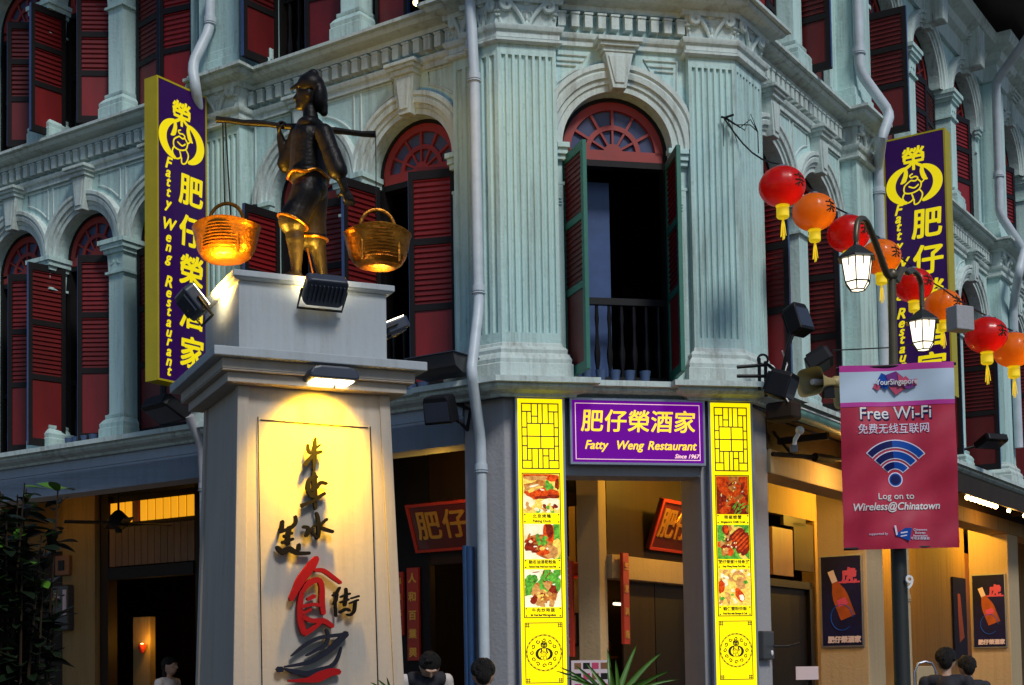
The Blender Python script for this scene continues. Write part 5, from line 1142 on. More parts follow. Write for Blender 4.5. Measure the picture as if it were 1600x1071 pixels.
def cloth(mt, za, zb, name):
    m = MB(fm('B')); nx, nz = 70, max(4, int((zb - za) * 60)); v = []
    for yy in (0, .003):
        for i in range(nz + 1):
            for j in range(nx + 1): x = x0 + (x1 - x0) * j / nx; z = za + (zb - za) * i / nz; v.append((x, rip(x, z) + yy, z))
    f = [(i * (nx + 1) + j, i * (nx + 1) + j + 1, (i + 1) * (nx + 1) + j + 1, (i + 1) * (nx + 1) + j) for i in range(nz) for j in range(nx)]; o_ = (nx + 1) * (nz + 1)
    f += [tuple(q + o_ for q in a[::-1]) for a in f]; m.add(v, f); return m.build(name, mt, bn, smooth='full')
cloth('banred', z0, zw0, 'cloth'); cloth('banwhite', zw0, zp, 'white_band'); cloth('banpink', zp, z1, 'hem'); cloth('banpink', zw0 - .035, zw0 - .0005, 'stripe').location.y -= .003
m = MB(fm('B'))
m.tube([(x0 - .02, .02, z1 - .012), (x1 + .02, .02, z1 - .012)], .012, 8); m.tube([(x0, .02, z0 + .012), (x1, .02, z0 + .012)], .010, 8); m.build('rod', 'black', bn)
def bt(name, txt, px, py, size, mt, bold=0, shear=0, sx=1):
    x, z = hit(px, py, OB, bA); m = MB(fm('B')); glyphs(m, txt, size, Matrix.Translation((x, 0, z)), .0015, bold, shear, sx=sx)
    inv = fm('B').inverted(); out = []
    for p in m.v: q = inv @ p; out.append(fm('B') @ Vector((q.x, q.y + rip(q.x, q.z) - .004, q.z)))
    m.v = out; return m.build(name, mt, bn)
bt('heading_shadow', 'Free Wi-Fi', 1400, 648, .135, 'bnavy', .002, sx=.93).location.y += .001
bt('heading', 'Free Wi-Fi', 1398.5, 646, .135, 'white', .001, sx=.93)
bt('chinese_heading', '免费无线互联网', 1396, 671, .083, 'blite', .0005, sx=.93)
bt('lettering', 'Log on to', 1400, 776, .07, 'white', .0005); bt('address', 'Wireless@Chinatown', 1400, 792, .082, 'white', .0014, .22, sx=.88)
bt('sponsor_text', 'supported by', 1372, 835, .026, 'blite', 0, .2)
for q, s_ in enumerate(('Chinatown', 'Business', 'Association', '牛车水商联会')): bt('sponsor_name', s_, 1438, 828 + q * 4.6, .024, 'blite', .0003)
def bpoly(name, mt, polys, dy=0):
    m = MB(fm('B'))
    for q, pl in enumerate(polys):
        pts = [hit(a, b, OB, bA) for a, b in pl]; n = len(pts); yy = [rip(*p) - .004 - dy - q * .0002 for p in pts]; y = min(yy)
        m.pxz(pts, y - .001, y + .0005)
    return m.build(name, mt, bn)
C7 = lambda l: [(1300 + x / 7.65, 560 + y / 7.65) for x, y in l]
bpoly('logo_patch', 'bblue', [C7([(590, 175), (660, 205), (690, 290), (660, 375), (570, 340), (540, 265)])], .000)
bpoly('logo_patch', 'bplum', [C7([(640, 200), (765, 155), (850, 225), (860, 330), (690, 330)]), C7([(870, 260), (1000, 250), (1015, 325), (905, 372), (850, 340)])], .0012)
bpoly('logo_patch', 'bcrim', [C7([(680, 340), (860, 325), (880, 355), (765, 440)]), C7([(515, 300), (580, 335), (555, 390), (485, 355)]), C7([(880, 212), (925, 255), (890, 330), (800, 330), (780, 180), (850, 235)]), C7([(985, 245), (1020, 250), (1010, 325), (960, 325)])], .0022)
bt('logo_text', 'YourSingapore', 1400, 597.5, .060, 'white', .0012, 0, .86).location.y -= .022
C5 = lambda x, y: (1300 + x / 5.635, 680 + y / 5.635)
def wifi(k, mt, dy, grow=0):
    cx, cy = C5(560, 385); R0 = (( .0, 0),)
    pl = []
    for r0, r1 in ((92, 148), (182, 240), (278, 335)):
        a0, a1 = rad(42), rad(138); n = 16; g_ = grow
        if mt == 'bnavy': a0 = rad(88)
        if grow: a0 -= g_ / r1; a1 += g_ / r1
        o_ = [C5(560 + (r1 + g_) * math.cos(a0 + (a1 - a0) * i / n) * 1.0, 385 - (r1 + g_) * math.sin(a0 + (a1 - a0) * i / n)) for i in range(n + 1)]
        i_ = [C5(560 + (r0 - g_) * math.cos(a1 - (a1 - a0) * i / n), 385 - (r0 - g_) * math.sin(a1 - (a1 - a0) * i / n)) for i in range(n + 1)]
        pl.append(o_ + i_)
    rr = 56 + grow; pl.append([C5(560 + rr * math.cos(2 * PI * i / 20), 392 + rr * math.sin(2 * PI * i / 20)) for i in range(20)]); return pl
def strips(name, mt, dy, grow, a_lo=None):
    m = MB(fm('B'))
    for r0, r1 in ((92, 148), (182, 240), (278, 335)):
        a0, a1 = rad(42), rad(138)
        if a_lo: a0 = a_lo
        a0 -= grow / r1; a1 += grow / r1; n = 18; v = []
        for i in range(n + 1):
            t = a0 + (a1 - a0) * i / n
            for r in (r0 - grow, r1 + grow): x, z = hit(*C5(560 + r * math.cos(t), 385 - r * math.sin(t)), OB, bA); v.append((x, rip(x, z) - dy, z))
        m.add(v, [(2 * i, 2 * i + 1, 2 * i + 3, 2 * i + 2) for i in range(n)])
    v = []; rr = 56 + grow if not a_lo else 44
    for i in range(20): x, z = hit(*C5(560 + rr * math.cos(2 * PI * i / 20), 392 + rr * math.sin(2 * PI * i / 20)), OB, bA); v.append((x, rip(x, z) - dy, z))
    m.add(v, [tuple(range(20))]); return m.build(name, mt, bn)
strips('wifi_outline', 'blite', .003, 9); strips('wifi_symbol', 'bblue', .0045, 0); strips('wifi_symbol_shade', 'bnavy', .006, 0, rad(96))
bpoly('sponsor_logo', 'bblue', [[C5(545, 800), C5(565, 870), C5(640, 820), C5(700, 820), C5(680, 935), C5(600, 905), C5(560, 890)]], .001); bpoly('sponsor_logo_line', 'blite', [[C5(543, 800), C5(560, 800), C5(575, 880), C5(560, 885)], [C5(600, 860), C5(660, 850), C5(660, 862), C5(600, 872)], [C5(690, 818), C5(700, 820), C5(682, 935), C5(674, 930)], [C5(600, 890), C5(655, 880), C5(655, 890), C5(600, 900)]], .003)
# ================================================================ paper lanterns on their string
def paper(name, col, tr=.5):
    m = bpy.data.materials.new(name); m.use_nodes = True; n = m.node_tree; b = n.nodes['Principled BSDF']; out = n.nodes['Material Output']
    b.inputs['Base Color'].default_value = (*col, 1); b.inputs['Roughness'].default_value = .35; b.inputs['Coat Weight'].default_value = .3
    t = n.nodes.new('ShaderNodeBsdfTranslucent'); t.inputs[0].default_value = (*[min(1, c * 1.15) for c in col], 1)
    x = n.nodes.new('ShaderNodeMixShader'); x.inputs[0].default_value = tr
    n.links.new(b.outputs[0], x.inputs[1]); n.links.new(t.outputs[0], x.inputs[2]); n.links.new(x.outputs[0], out.inputs[0]); M[name] = m
paper('lantern_paper_red', (.42, .006, .004)); paper('lantern_paper_orange', (.62, .17, .006))
LPX = [(1222, 292, 74, 0), (1272, 332, 69, 1), (1326, 366, 68, 0), (1376, 402, 64, 1), (1427, 446, 62, 0), (1473, 478, 59, 1), (1541, 524, 66, 0), (1583, 547, 64, 1), (1633, 580, 62, 0)]
wn = ['red paper lantern nearest the fluted pilaster, highest on the string', 'orange paper lantern, second on the string from the fluted pilaster', 'red paper lantern behind the nearer street lamp arm, third from the pilaster', 'orange paper lantern partly behind the nearer lamp head, in front of the blade sign', 'red paper lantern directly behind the farther street lamp arm', 'orange paper lantern in front of the yellow edge of the blade sign', 'red paper lantern beside the small grey box, past the blade sign', 'orange paper lantern just below the red lantern with the grey box', 'red paper lantern, lowest on the string']
tops = []
for i, (x, y, wpx, k) in enumerate(LPX):
    Yd = .45 * FPX / wpx if i < 6 else .43 * FPX / wpx
    p = at(x, y, Yd); r = wpx / 2 / FPX * Yd
    t = thing('paper_lantern', wn[i], 'lantern', p, 'paper lanterns strung along the right street')
    T = Matrix.Translation(p) @ Matrix.Rotation(rad(15 * i), 4, 'Z')
    m = MB(T); prof = []
    for q in range(25):
        a = -PI / 2 + .30 + (PI - .6) * q / 24; prof.append((r * math.cos(a), r * .86 * math.sin(a)))
    seg = 48; v = []; 
    for rr_, z in prof:
        for j in range(seg): e = 1 - (.03 if j % 4 == 0 else 0); v.append((rr_ * e * math.cos(2 * PI * j / seg), rr_ * e * math.sin(2 * PI * j / seg), z))
    m.add(v, [(a * seg + j, a * seg + (j + 1) % seg, (a + 1) * seg + (j + 1) % seg, (a + 1) * seg + j) for a in range(24) for j in range(seg)])
    m.build('shade', 'lantern_paper_red' if k == 0 else 'lantern_paper_orange', t, smooth='full')
    m = MB(Matrix.Translation(p)); zt = r * .86 * math.sin(PI / 2 - .30); m.lathe([(.001, zt + .025), (r * .22, zt + .02), (r * .3, zt - .004), (.001, zt - .006)], 20, caps=False); m.build('cap', 'alu', t, smooth=30)
    m = MB(Matrix.Translation(p)); m.lathe([(.001, -zt - .012), (r * .3, -zt - .01), (r * .3, -zt + .006), (.001, -zt + .006)], 20, caps=False); m.lathe([(.05, -zt - .01), (.062, -zt - .03), (.062, -zt - .11), (.05, -zt - .125)], 14); m.build('tassel_head', 'tassel', t, smooth=30)
    m = MB(Matrix.Translation(p)); 
    for q in range(9): a_ = q * .7; e_ = .006 + .006 * (q % 3); m.tube([(.004 * math.cos(a_), .004 * math.sin(a_), -zt - .12), (e_ * math.cos(a_), e_ * math.sin(a_), -zt - .2), (e_ * 1.6 * math.cos(a_), e_ * 1.6 * math.sin(a_), -zt - .30 - .012 * (q % 4))], .0042, 5)
    m.build('tassel', 'tassel', t, smooth=True)
    m = MB(); d = (Vector(CAM) - p); d.z = 0; a0 = math.atan2(d.y, d.x) + rad(48)
    for st in ([(-.06, .05), (.0, .06), (.06, .04)], [(0, .09), (.005, .0), (-.01, -.07)], [(-.05, .0), (.02, .005), (.07, -.005)], [(.0, -.02), (-.05, -.06)], [(.02, -.02), (.06, -.05)]):
        P = []
        for s_ in range(len(st) - 1):
            for c in range(4): P.append((st[s_][0] + (st[s_ + 1][0] - st[s_][0]) * c / 4, st[s_][1] + (st[s_ + 1][1] - st[s_][1]) * c / 4))
        P.append(st[-1]); m.tube([p + Vector((math.cos(a0 + u / r) * math.cos(z / r) * (r + .001), math.sin(a0 + u / r) * math.cos(z / r) * (r + .001), r * .86 * math.sin(z / r) + .002)) for u, z in P], .0075, 5)
    m.build('brush_mark', 'ink', t)
    lamp('lantern_bulb', p + Vector((.05, -.07, -.06)), 0.8 if k == 0 else .65, (1.0, .62, .25), .04)
    tops.append(p + Vector((0, 0, zt + .03)))
hk = fp('R', .02, -.02, 0); hk = Vector(at(1132, 186, fp('C', 2.36, -.03).y))
m = MB(); path = [hk] + tops; P = []
for i in range(len(path) - 1):
    for k in range(6):
        t = k / 6; q = path[i].lerp(path[i + 1], t); q.z -= (.12 if i == 0 else .02) * math.sin(PI * t); P.append(q)
P.append(path[-1]); m.tube(P, .009, 6); tag(m.build('lantern_string', 'black', org=tuple(hk), smooth=True), 'dark cable carrying the paper lanterns down from the fluted pilaster', 'cable')
m = MB()
for q in range(3): m.tube([hk + Vector((.01 * q, -.02, 0)), hk + Vector((.10 + .05 * q, -.04, -.08 - .03 * q)), hk + Vector((.25, -.08 - .02 * q, -.10 + .05 * q)), hk + Vector((.33, -.05, -.16)), path[1] + Vector((-.22, 0, .12 + .03 * q))], .006, 5)
for dx, dz in ((-.02, -.30), (.08, -.26)): m.tube([hk + Vector((dx * .2, -.02, 0)), hk + Vector((dx, -.03, dz * .5)), hk + Vector((dx * 1.4 + .01, -.03, dz))], .0035, 4)
m.tube([hk + Vector((-.03, 0, .02)), hk + Vector((.0, -.03, .0)), hk + Vector((.09, -.03, .03))], .012, 6); tag(m.build('wire_bundle', 'black', org=tuple(hk), smooth=True), 'tangle of black wires hooked on the fluted pilaster above the lanterns', 'wires')
q = at(1500, 499, 13.9); m = MB(Matrix.Translation(q) @ Matrix.Rotation(rad(25), 4, 'Z')); m.box(-.11, .11, -.08, .08, -.12, .12); tag(m.build('junction_box', 'grey', org=tuple(q), bevel=.01), 'small grey box hung on the lantern string beside the red lantern', 'box')

# ================================================================ rain pipes
def pipe(pts, r, label, mt='pipe', clips=(), name='rain_pipe'):
    t = thing(name, label, 'pipe', pts[-1], 'pale rain pipes on the facades'); m = MB(); P = []
    for i, p in enumerate(pts):                           # round the bends a little
        p = Vector(p)
        if 0 < i < len(pts) - 1:
            a = (Vector(pts[i - 1]) - p); b = (Vector(pts[i + 1]) - p); k = min(.09, a.length * .3, b.length * .3)
            P += [p + a.normalized() * k, p + a.normalized() * k * .35 + b.normalized() * k * .35, p + b.normalized() * k]
        else: P.append(p)
    m.tube(P, r, 14); m.build('pipe', mt, t, smooth=True)
    for (i, f) in clips:
        p = Vector(pts[i]).lerp(Vector(pts[i + 1]), f); d = (Vector(pts[i + 1]) - Vector(pts[i])).normalized()
        c = MB(); c.tube([p - d * .03, p + d * .03], r * 1.22, 14); c.tube([p + d * .045, p + d * .055], r * 1.3, 14); c.build('collar', mt, t, smooth=40)
    return t
def pl(f, off, x, y): u, z = hit(x, y, FR[f][0], FR[f][1], off); return tuple(fp(f, u, off, z))
pipe([pl('L', -.12, 733, -30), pl('L', -.12, 741, 120), pl('L', -.12, 748, 480), pl('L', -.36, 737, 575), pl('L', -.36, 738, 590), pl('L', -.06, 751, 690), pl('L', -.06, 758, 1095)], .054, 'long pale blue rain pipe on the corner pilaster beside the duck picture panel', clips=((1, .0), (1, .92), (5, .1)))
pipe([pl('L', -.08, 329, -20), pl('L', -.08, 328, 45), pl('L', -.30, 300, 102), pl('L', -.34, 306, 138), pl('L', -.06, 312, 190), pl('L', -.06, 308, 560)], .06, 'pale rain pipe bending round the cornice onto the blade sign by the bronze carrier', clips=((0, .8),))
pipe([pl('L', -.32, 296, 650), pl('L', -.10, 316, 700), pl('L', -.05, 319, 760), pl('L', -.05, 322, 1090)], .055, 'grey rain pipe beside the white gate pillar, below the ledge', mt='grey', clips=((2, .0), (2, .82)))
pipe([pl('R', -.08, 1339, -20), pl('R', -.08, 1343, 112), pl('R', -.32, 1391, 178), pl('R', -.32, 1378, 215), pl('R', -.06, 1372, 260), pl('R', -.06, 1384, 640)], .065, 'pale blue rain pipe between the lanterns and the blade sign', clips=((0, .75), (4, .1)))
pipe([pl('R', -.9, 1618, 42), pl('R', -.10, 1556, 128), pl('R', -.10, 1562, 335), pl('R', -.34, 1600, 392), pl('R', -.34, 1592, 425), pl('R', -.08, 1583, 480), pl('R', -.08, 1592, 700)], .07, 'pale blue rain pipe slanting down from the eaves past the farthest columns', clips=((1, .7),))
pipe([pl('R', -.02, 1407, 700), pl('R', -.02, 1421, 1090)], .055, 'beige pipe on the pier behind the lamp post', mt='cream', clips=((0, .6),))
t = pipe([pl('L', -.02, 735, 855), pl('L', -.02, 738, 1095)], .04, 'dark blue tube standing against the corner pier by the rain pipe', mt='blueplas'); t['group'] = 'blue tubes'; 
t = pipe([pl('L', -.03, 727, 853), pl('L', -.03, 731, 1095)], .03, 'brighter blue tube strapped beside the corner pier', mt='blueplas'); t['group'] = 'blue tubes'
# ================================================================ awnings, gutters, loudspeakers and floodlights above the shopfronts
t = thing('awning', 'dark brown awning over the orange lit arcade with a row of small bulbs', 'awning', fp('R', 4, -.4, 4.3))
m = MB(fm('R')); m.pxz([(0, 0)] * 3, 0, 0) if False else None
m.add([(u, y, z) for u in (.55, 17.5) for y, z in ((0.0, 4.30), (-.60, 4.09), (-.60, 4.055), (0.0, 4.26))], [(0, 1, 2, 3), (7, 6, 5, 4), (0, 4, 5, 1), (1, 5, 6, 2), (2, 6, 7, 3), (3, 7, 4, 0)]); m.build('canopy', 'timber', t)
m = MB(fm('R')); m.box(2.7, 17.5, -.63, -.605, 3.86, 4.10); m.build('fascia', 'timber', t)
for i in range(9): m = MB(fm('R')); m.box(.8 + i * 1.9, .85 + i * 1.9, -.58, -.02, 3.98, 4.05); m.build('rafter', 'timber', t)
for i in range(8):
    q = fp('R', 5.9 + i * .2, -.57, 3.84); m = MB(); m.ball(q, .035, 10, 8); m.build('bulb', 'bulb', t, smooth=True)
for i in range(2):
    q = fp('R', 8.0 + i * .9, -.57, 3.84); m = MB(); m.ball(q, .03, 10, 8); m.build('bulb', 'bulb', t, smooth=True)
lamp('awning_lamp', fp('R', 8.3, -.55, 3.7), 14, (1.0, .5, .1), .12)
g0 = thing('gutter', 'weathered green half round gutter at the corner end of the awning', 'gutter', fp('R', .5, -.7, 4.1)); m = MB(); n = 12; v = []
for u in (-.42, 2.7):
    for i in range(n + 1): a = PI + PI * i / n; p = fp('R', u, -.70 + .085 * math.cos(a), 4.10 + .085 * math.sin(a)); v.append(p)
    for i in range(n + 1): a = 2 * PI - PI * i / n; p = fp('R', u, -.70 + .078 * math.cos(a), 4.10 + .078 * math.sin(a)); v.append(p)
k = 2 * (n + 1); m.add(v, [(i, (i + 1) % k, (i + 1) % k + k, i + k) for i in range(k)]); m.build('channel', 'gutter', g0, smooth=35)
m = MB(); m.tube([fp('R', -.42, -.79, 4.105), fp('R', 2.7, -.79, 4.105)], .009, 6); m.build('bead', 'white', g0)
m = MB(fm('R')); m.box(-.62, -.42, -.80, -.5, 3.98, 4.16); m.build('outlet_box', 'timber', g0, bevel=.03)
# tube light and bracket under the awning
t = thing('tube_light', 'warm tube light on a bracket under the awning beside the red banner', 'lamp', fp('R', 2.0, -.35, 4.0)); a, b = fp('R', 1.95, -.42, 3.86), fp('R', 2.9, -.42, 3.84); m = MB(); m.tube([a, b], .02, 8); m.build('tube', 'bulb', t, smooth=True); m = MB(); m.tube([a + Vector((0, 0, .035)), b + Vector((0, 0, .035))], .028, 6); m.build('batten', 'white', t)
m = MB(); m.tube([fp('R', .66, -.02, 3.86), fp('R', 1.9, -.4, 3.9)], .025, 6); m.tube([fp('R', .70, -.02, 4.1), fp('R', .95, -.12, 3.88)], .018, 6); m.tube([fp('R', 1.3, -.24, 3.88), fp('R', 1.6, -.32, 3.88)], .05, 8); m.build('bracket', 'timber', t)
lamp('tube_glow', fp('R', 2.2, -.50, 3.74), 26, (1.0, .50, .08), .15)
t = thing('security_camera', 'small white security camera under the green gutter', 'camera', fp('R', 1.3, -.5, 4.1)); q = pl('R', -.6, 1250, 682); T = Matrix.Translation(q); m = MB(T); m.ball((.0, 0, .06), .045, 12, 8); m.build('head', 'white', t, smooth=True); m = MB(T); m.tube([(0, 0, .05), (-.05, 0, -.03), (-.06, 0, -.1)], .022, 8); m.build('arm', 'white', t, smooth=True); m = MB(T); m.box(-.1, -.03, -.03, .03, -.16, -.09); m.build('base', 'meterbox', t)
# horns
def horn(x, y, off, yaw, pitch, label, s=1.0):
    q = Vector(pl('R', off, x, y)); t = thing('horn_loudspeaker', label, 'loudspeaker', q, 'beige horn loudspeakers'); T = Matrix.Translation(q) @ Matrix.Rotation(yaw, 4, 'Z') @ Matrix.Rotation(pitch, 4, 'Y') @ Matrix.Diagonal((s, s, s, 1))
    m = MB(T); lv = []
    def sq(x_, a, b): return [(x_, a * (abs(math.cos(t_)) ** .5) * (1 if math.cos(t_) > 0 else -1), b * (abs(math.sin(t_)) ** .5) * (1 if math.sin(t_) > 0 else -1)) for t_ in [2 * PI * i / 32 for i in range(32)]]
    seqs = [(-.34, .035, .035), (-.2, .05, .045), (-.08, .09, .075), (0, .16, .125), (.02, .175, .14), (.015, .165, .13), (-.08, .08, .065), (-.2, .04, .038)]
    v = [p for a in seqs for p in sq(*a)]; n = 32; m.add(v, [(i * n + j, i * n + (j + 1) % n, (i + 1) * n + (j + 1) % n, (i + 1) * n + j) for i in range(len(seqs) - 1) for j in range(n)]); m.build('horn', 'horn', t, smooth=45)
    m = MB(T); m.lathe([(.06, -.36), (.065, -.30), (.065, -.46), (.04, -.5)], 16, Matrix.Rotation(PI / 2, 4, 'Y') @ Matrix.Translation((0, 0, 0))) if False else m.tube([(-.5, 0, 0), (-.46, 0, 0), (-.34, 0, 0), (-.3, 0, 0)], [.05, .065, .065, .045], 16); m.build('driver', 'horn', t, smooth=40)
    m = MB(T); m.tube([(-.15, 0, 0), (-.05, 0, 0), (-.01, 0, 0)], [.03, .035, .028], 14); m.build('plug', 'white', t, smooth=40); m = MB(T); m.box(-.3, -.15, -.015, .015, -.16, -.03); m.build('bracket', 'black', t); return t
horn(1268, 597, -.85, rad(215), rad(5), 'beige horn loudspeaker facing left below the black floodlight, beside the red banner')
horn(1325, 612, -.70, rad(205), rad(0), 'beige horn loudspeaker mostly hidden behind the red banner', 1.25)
def darkflood(q, yaw, tilt, w, h, d, label, arm=None):
    t = thing('floodlight', label, 'floodlight', q, 'black floodlights above the shopfronts'); T = Matrix.Translation(q) @ Matrix.Rotation(yaw, 4, 'Z') @ Matrix.Rotation(tilt, 4, 'X')
    m = MB(T); m.pxz([(-w / 2, -h / 2), (w / 2, -h / 2), (w / 2 * .92, h / 2 * .7), (w / 2 * .8, h / 2), (-w / 2 * .8, h / 2), (-w / 2 * .92, h / 2 * .7)], -d / 2, d / 2); m.build('housing', 'black', t, bevel=.015)
    for i in range(6): m = MB(T); x = -w / 2 * .7 + i * w * .7 / 5; m.box(x - .006, x + .006, d / 2, d / 2 + .03, -h / 2 * .7, h / 2 * .7); m.build('fin', 'black', t)
    m = MB(T); m.box(-w / 2 * .85, w / 2 * .85, -d / 2 - .004, -d / 2 - .0005, -h / 2 * .8, h / 2 * .6); m.build('glass', 'lampblue', t)
    if arm: m = MB(); m.tube([q] + list(arm), .02, 8); m.build('arm', 'black', t, smooth=True)
    return t
q = Vector(pl('R', -.75, 1247, 500)); b0 = Vector(pl('R', -.6, 1222, 585)); darkflood(q, aR - .3, rad(-20), .22, .30, .16, 'dark blue black floodlight raised on a slanting arm before the red shutters', [Vector(pl('R', -.7, 1232, 540)), b0])
q = Vector(pl('R', -.8, 1280, 566)); darkflood(q, aR + rad(20), rad(60), .50, .26, .14, 'wide black floodlight lying flat above the horn loudspeaker', [q + Vector((-.1, .1, -.22)), b0 + Vector((.1, 0, -.05))])
q = Vector(pl('R', -.65, 1222, 602)); darkflood(q, aC + .9, rad(20), .30, .26, .22, 'squat black floodlight beside the corner ledge, left of the horn loudspeaker', [b0 + Vector((.0, .05, -.2))])
q = Vector(pl('R', -.5, 1550, 690)); darkflood(q, aR - .6, rad(70), .42, .30, .1, 'black floodlight with a blue sheen above the awning bulbs', [q + Vector((-.4, .1, -.1)), q + Vector((-.8, .0, -.12))])
q = Vector(pl('L', -.45, 688, 640)); darkflood(q, aL + rad(12), rad(18), .30, .27, .2, 'black box floodlight hung under the ledge between white pillar and corner pipe', [q + Vector((.2, .1, -.12)), Vector(pl('L', .0, 730, 672)), Vector(pl('L', .0, 735, 640)), Vector(pl('L', -.1, 705, 628))])
q = Vector(pl('L', -.40, 258, 640)); darkflood(q, aL - .2, rad(60), .55, .35, .14, 'black floodlight in the shadow under the blade sign by the white pillar', [q + Vector((.2, .2, -.05)), Vector(pl('L', .0, 300, 640))])
t = thing('clamp_bracket', 'black metal clamp with bars at the foot of the lantern pilaster', 'bracket', pl('C', -.2, 1180, 580)); m = MB()
for (x0_, y0_), (x1_, y1_) in (((1152, 574), (1200, 570)), ((1152, 588), (1200, 588)), ((1186, 560), (1187, 610)), ((1196, 565), (1197, 620)), ((1200, 570), (1235, 600))): m.tube([pl('C', -.3, x0_, y0_), pl('C', -.3, x1_, y1_)], .018, 8)
c = Vector(pl('C', -.3, 1192, 562)); m.tube([c + Vector((.05 * math.cos(a), 0, .05 * math.sin(a))) for a in [i * PI / 8 for i in range(16)]], .012, 6, closed=True); m.build('bar', 'black', t, smooth=True)
m = MB(); m.tube([pl('R', -.6, 1222, 548), pl('R', -.62, 1230, 570), pl('R', -.62, 1219, 600), pl('R', -.66, 1222, 612), pl('R', -.75, 1232, 628)], .007, 6); tag(m.build('cord', 'white', org=pl('R', -.6, 1222, 590), smooth=True), 'thin white cord hanging in front of the black floodlights', 'cord')
m = MB(); m.tube([pl('R', -.3, 1300, 548), pl('R', -.5, 1400, 543), pl('R', -.7, 1500, 527)], .008, 5); tag(m.build('cable', 'black', org=pl('R', -.5, 1400, 543)), 'thin dark cable stretched across the blade sign above the banner', 'cable')
# dark rain hood above the ledge left of the corner
t = thing('rain_hood', 'dark metal rain hood between the white pillar cornice and the corner pipe', 'hood', pl('L', -.3, 690, 575)); m = MB(fm('L')); u0 = hit(655, 575, CL, aL, -.3)[0]; u1 = hit(727, 572, CL, aL, -.3)[0]; zz = hit(690, 562, CL, aL, -.3)[1]
m.add([(u, y, z) for u in (u0, u1) for y, z in ((-.08, zz), (-.5, zz), (-.46, zz - .12), (-.34, zz - .17), (-.16, zz - .17))], [(0, 1, 2, 3, 4), (9, 8, 7, 6, 5), (0, 5, 6, 1), (1, 6, 7, 2), (2, 7, 8, 3), (3, 8, 9, 4), (4, 9, 5, 0)]); m.build('trough', 'meterbox', t); m = MB(fm('L')); m.box(u0 - .02, u1 + .02, -.52, -.08, zz + .003, zz + .012); m.build('lid', 'lampblue', t)
# cups on the sills
def cup_mesh(): m = MB(); m.lathe([(.001, 0), (.04, 0), (.058, .11), (.052, .11), (.036, .015), (.001, .014)], 16, caps=False); return m.mesh('flower_cup', 'cup', smooth=40)
cm = cup_mesh(); first = None
for i, (f, off, x, y, lb) in enumerate([('C', -.03, 917, 584, 'chamfer'), ('C', -.03, 939, 585, 'c'), ('C', -.03, 961, 586, 'c'), ('C', -.03, 984, 587, 'c'), ('C', -.03, 1008, 588, 'c'), ('L', .06, 642, 613, 'l'), ('L', .06, 661, 609, 'l'), ('L', .06, 108, 674, 'f'), ('L', .06, 120, 673, 'f'), ('L', .06, 132, 671, 'f'), ('L', .06, 146, 669, 'f')]):
    u, z = hit(x, y, FR[f][0], FR[f][1], off); o = bpy.data.objects.new('flower_cup', cm); COL.objects.link(o); o.location = fp(f, u, off, SILL1 + .022)
    tag(o, {'C': 'pale blue glazed cup in the row on the corner window sill, under the black balusters', 'L': 'pale blue glazed cup on the ledge right of the white pillar cornice' if i < 7 else 'dim glazed cup on the shadowed sill beside the column near the blade sign'}[f], 'cup', 'glazed cups on the window sills')
# glass door in the corner window, sky reflection painted in blue, lamps upstairs
bx('inner_door', 'C', .60, 1.30, .62, .65, 4.5, 6.75, 'skysheen', bld['C'])
for x, y, Yd, lb in ((453, 33, 19.0, 'small glowing bulb in the dark upper window above the bronze carrier'), (651, 4, 17.0, 'small glowing bulb in the upper window next to the corner pipe')):
    q = at(x, y, Yd); t = thing('hanging_bulb', lb, 'lamp', q); m = MB(); m.ball(q, .045, 12, 8); m.build('bulb', 'bulb', t, smooth=True); m = MB(); m.tube([q + Vector((0, 0, .04)), q + Vector((0, 0, .5))], .008, 5); m.build('flex', 'black', t)
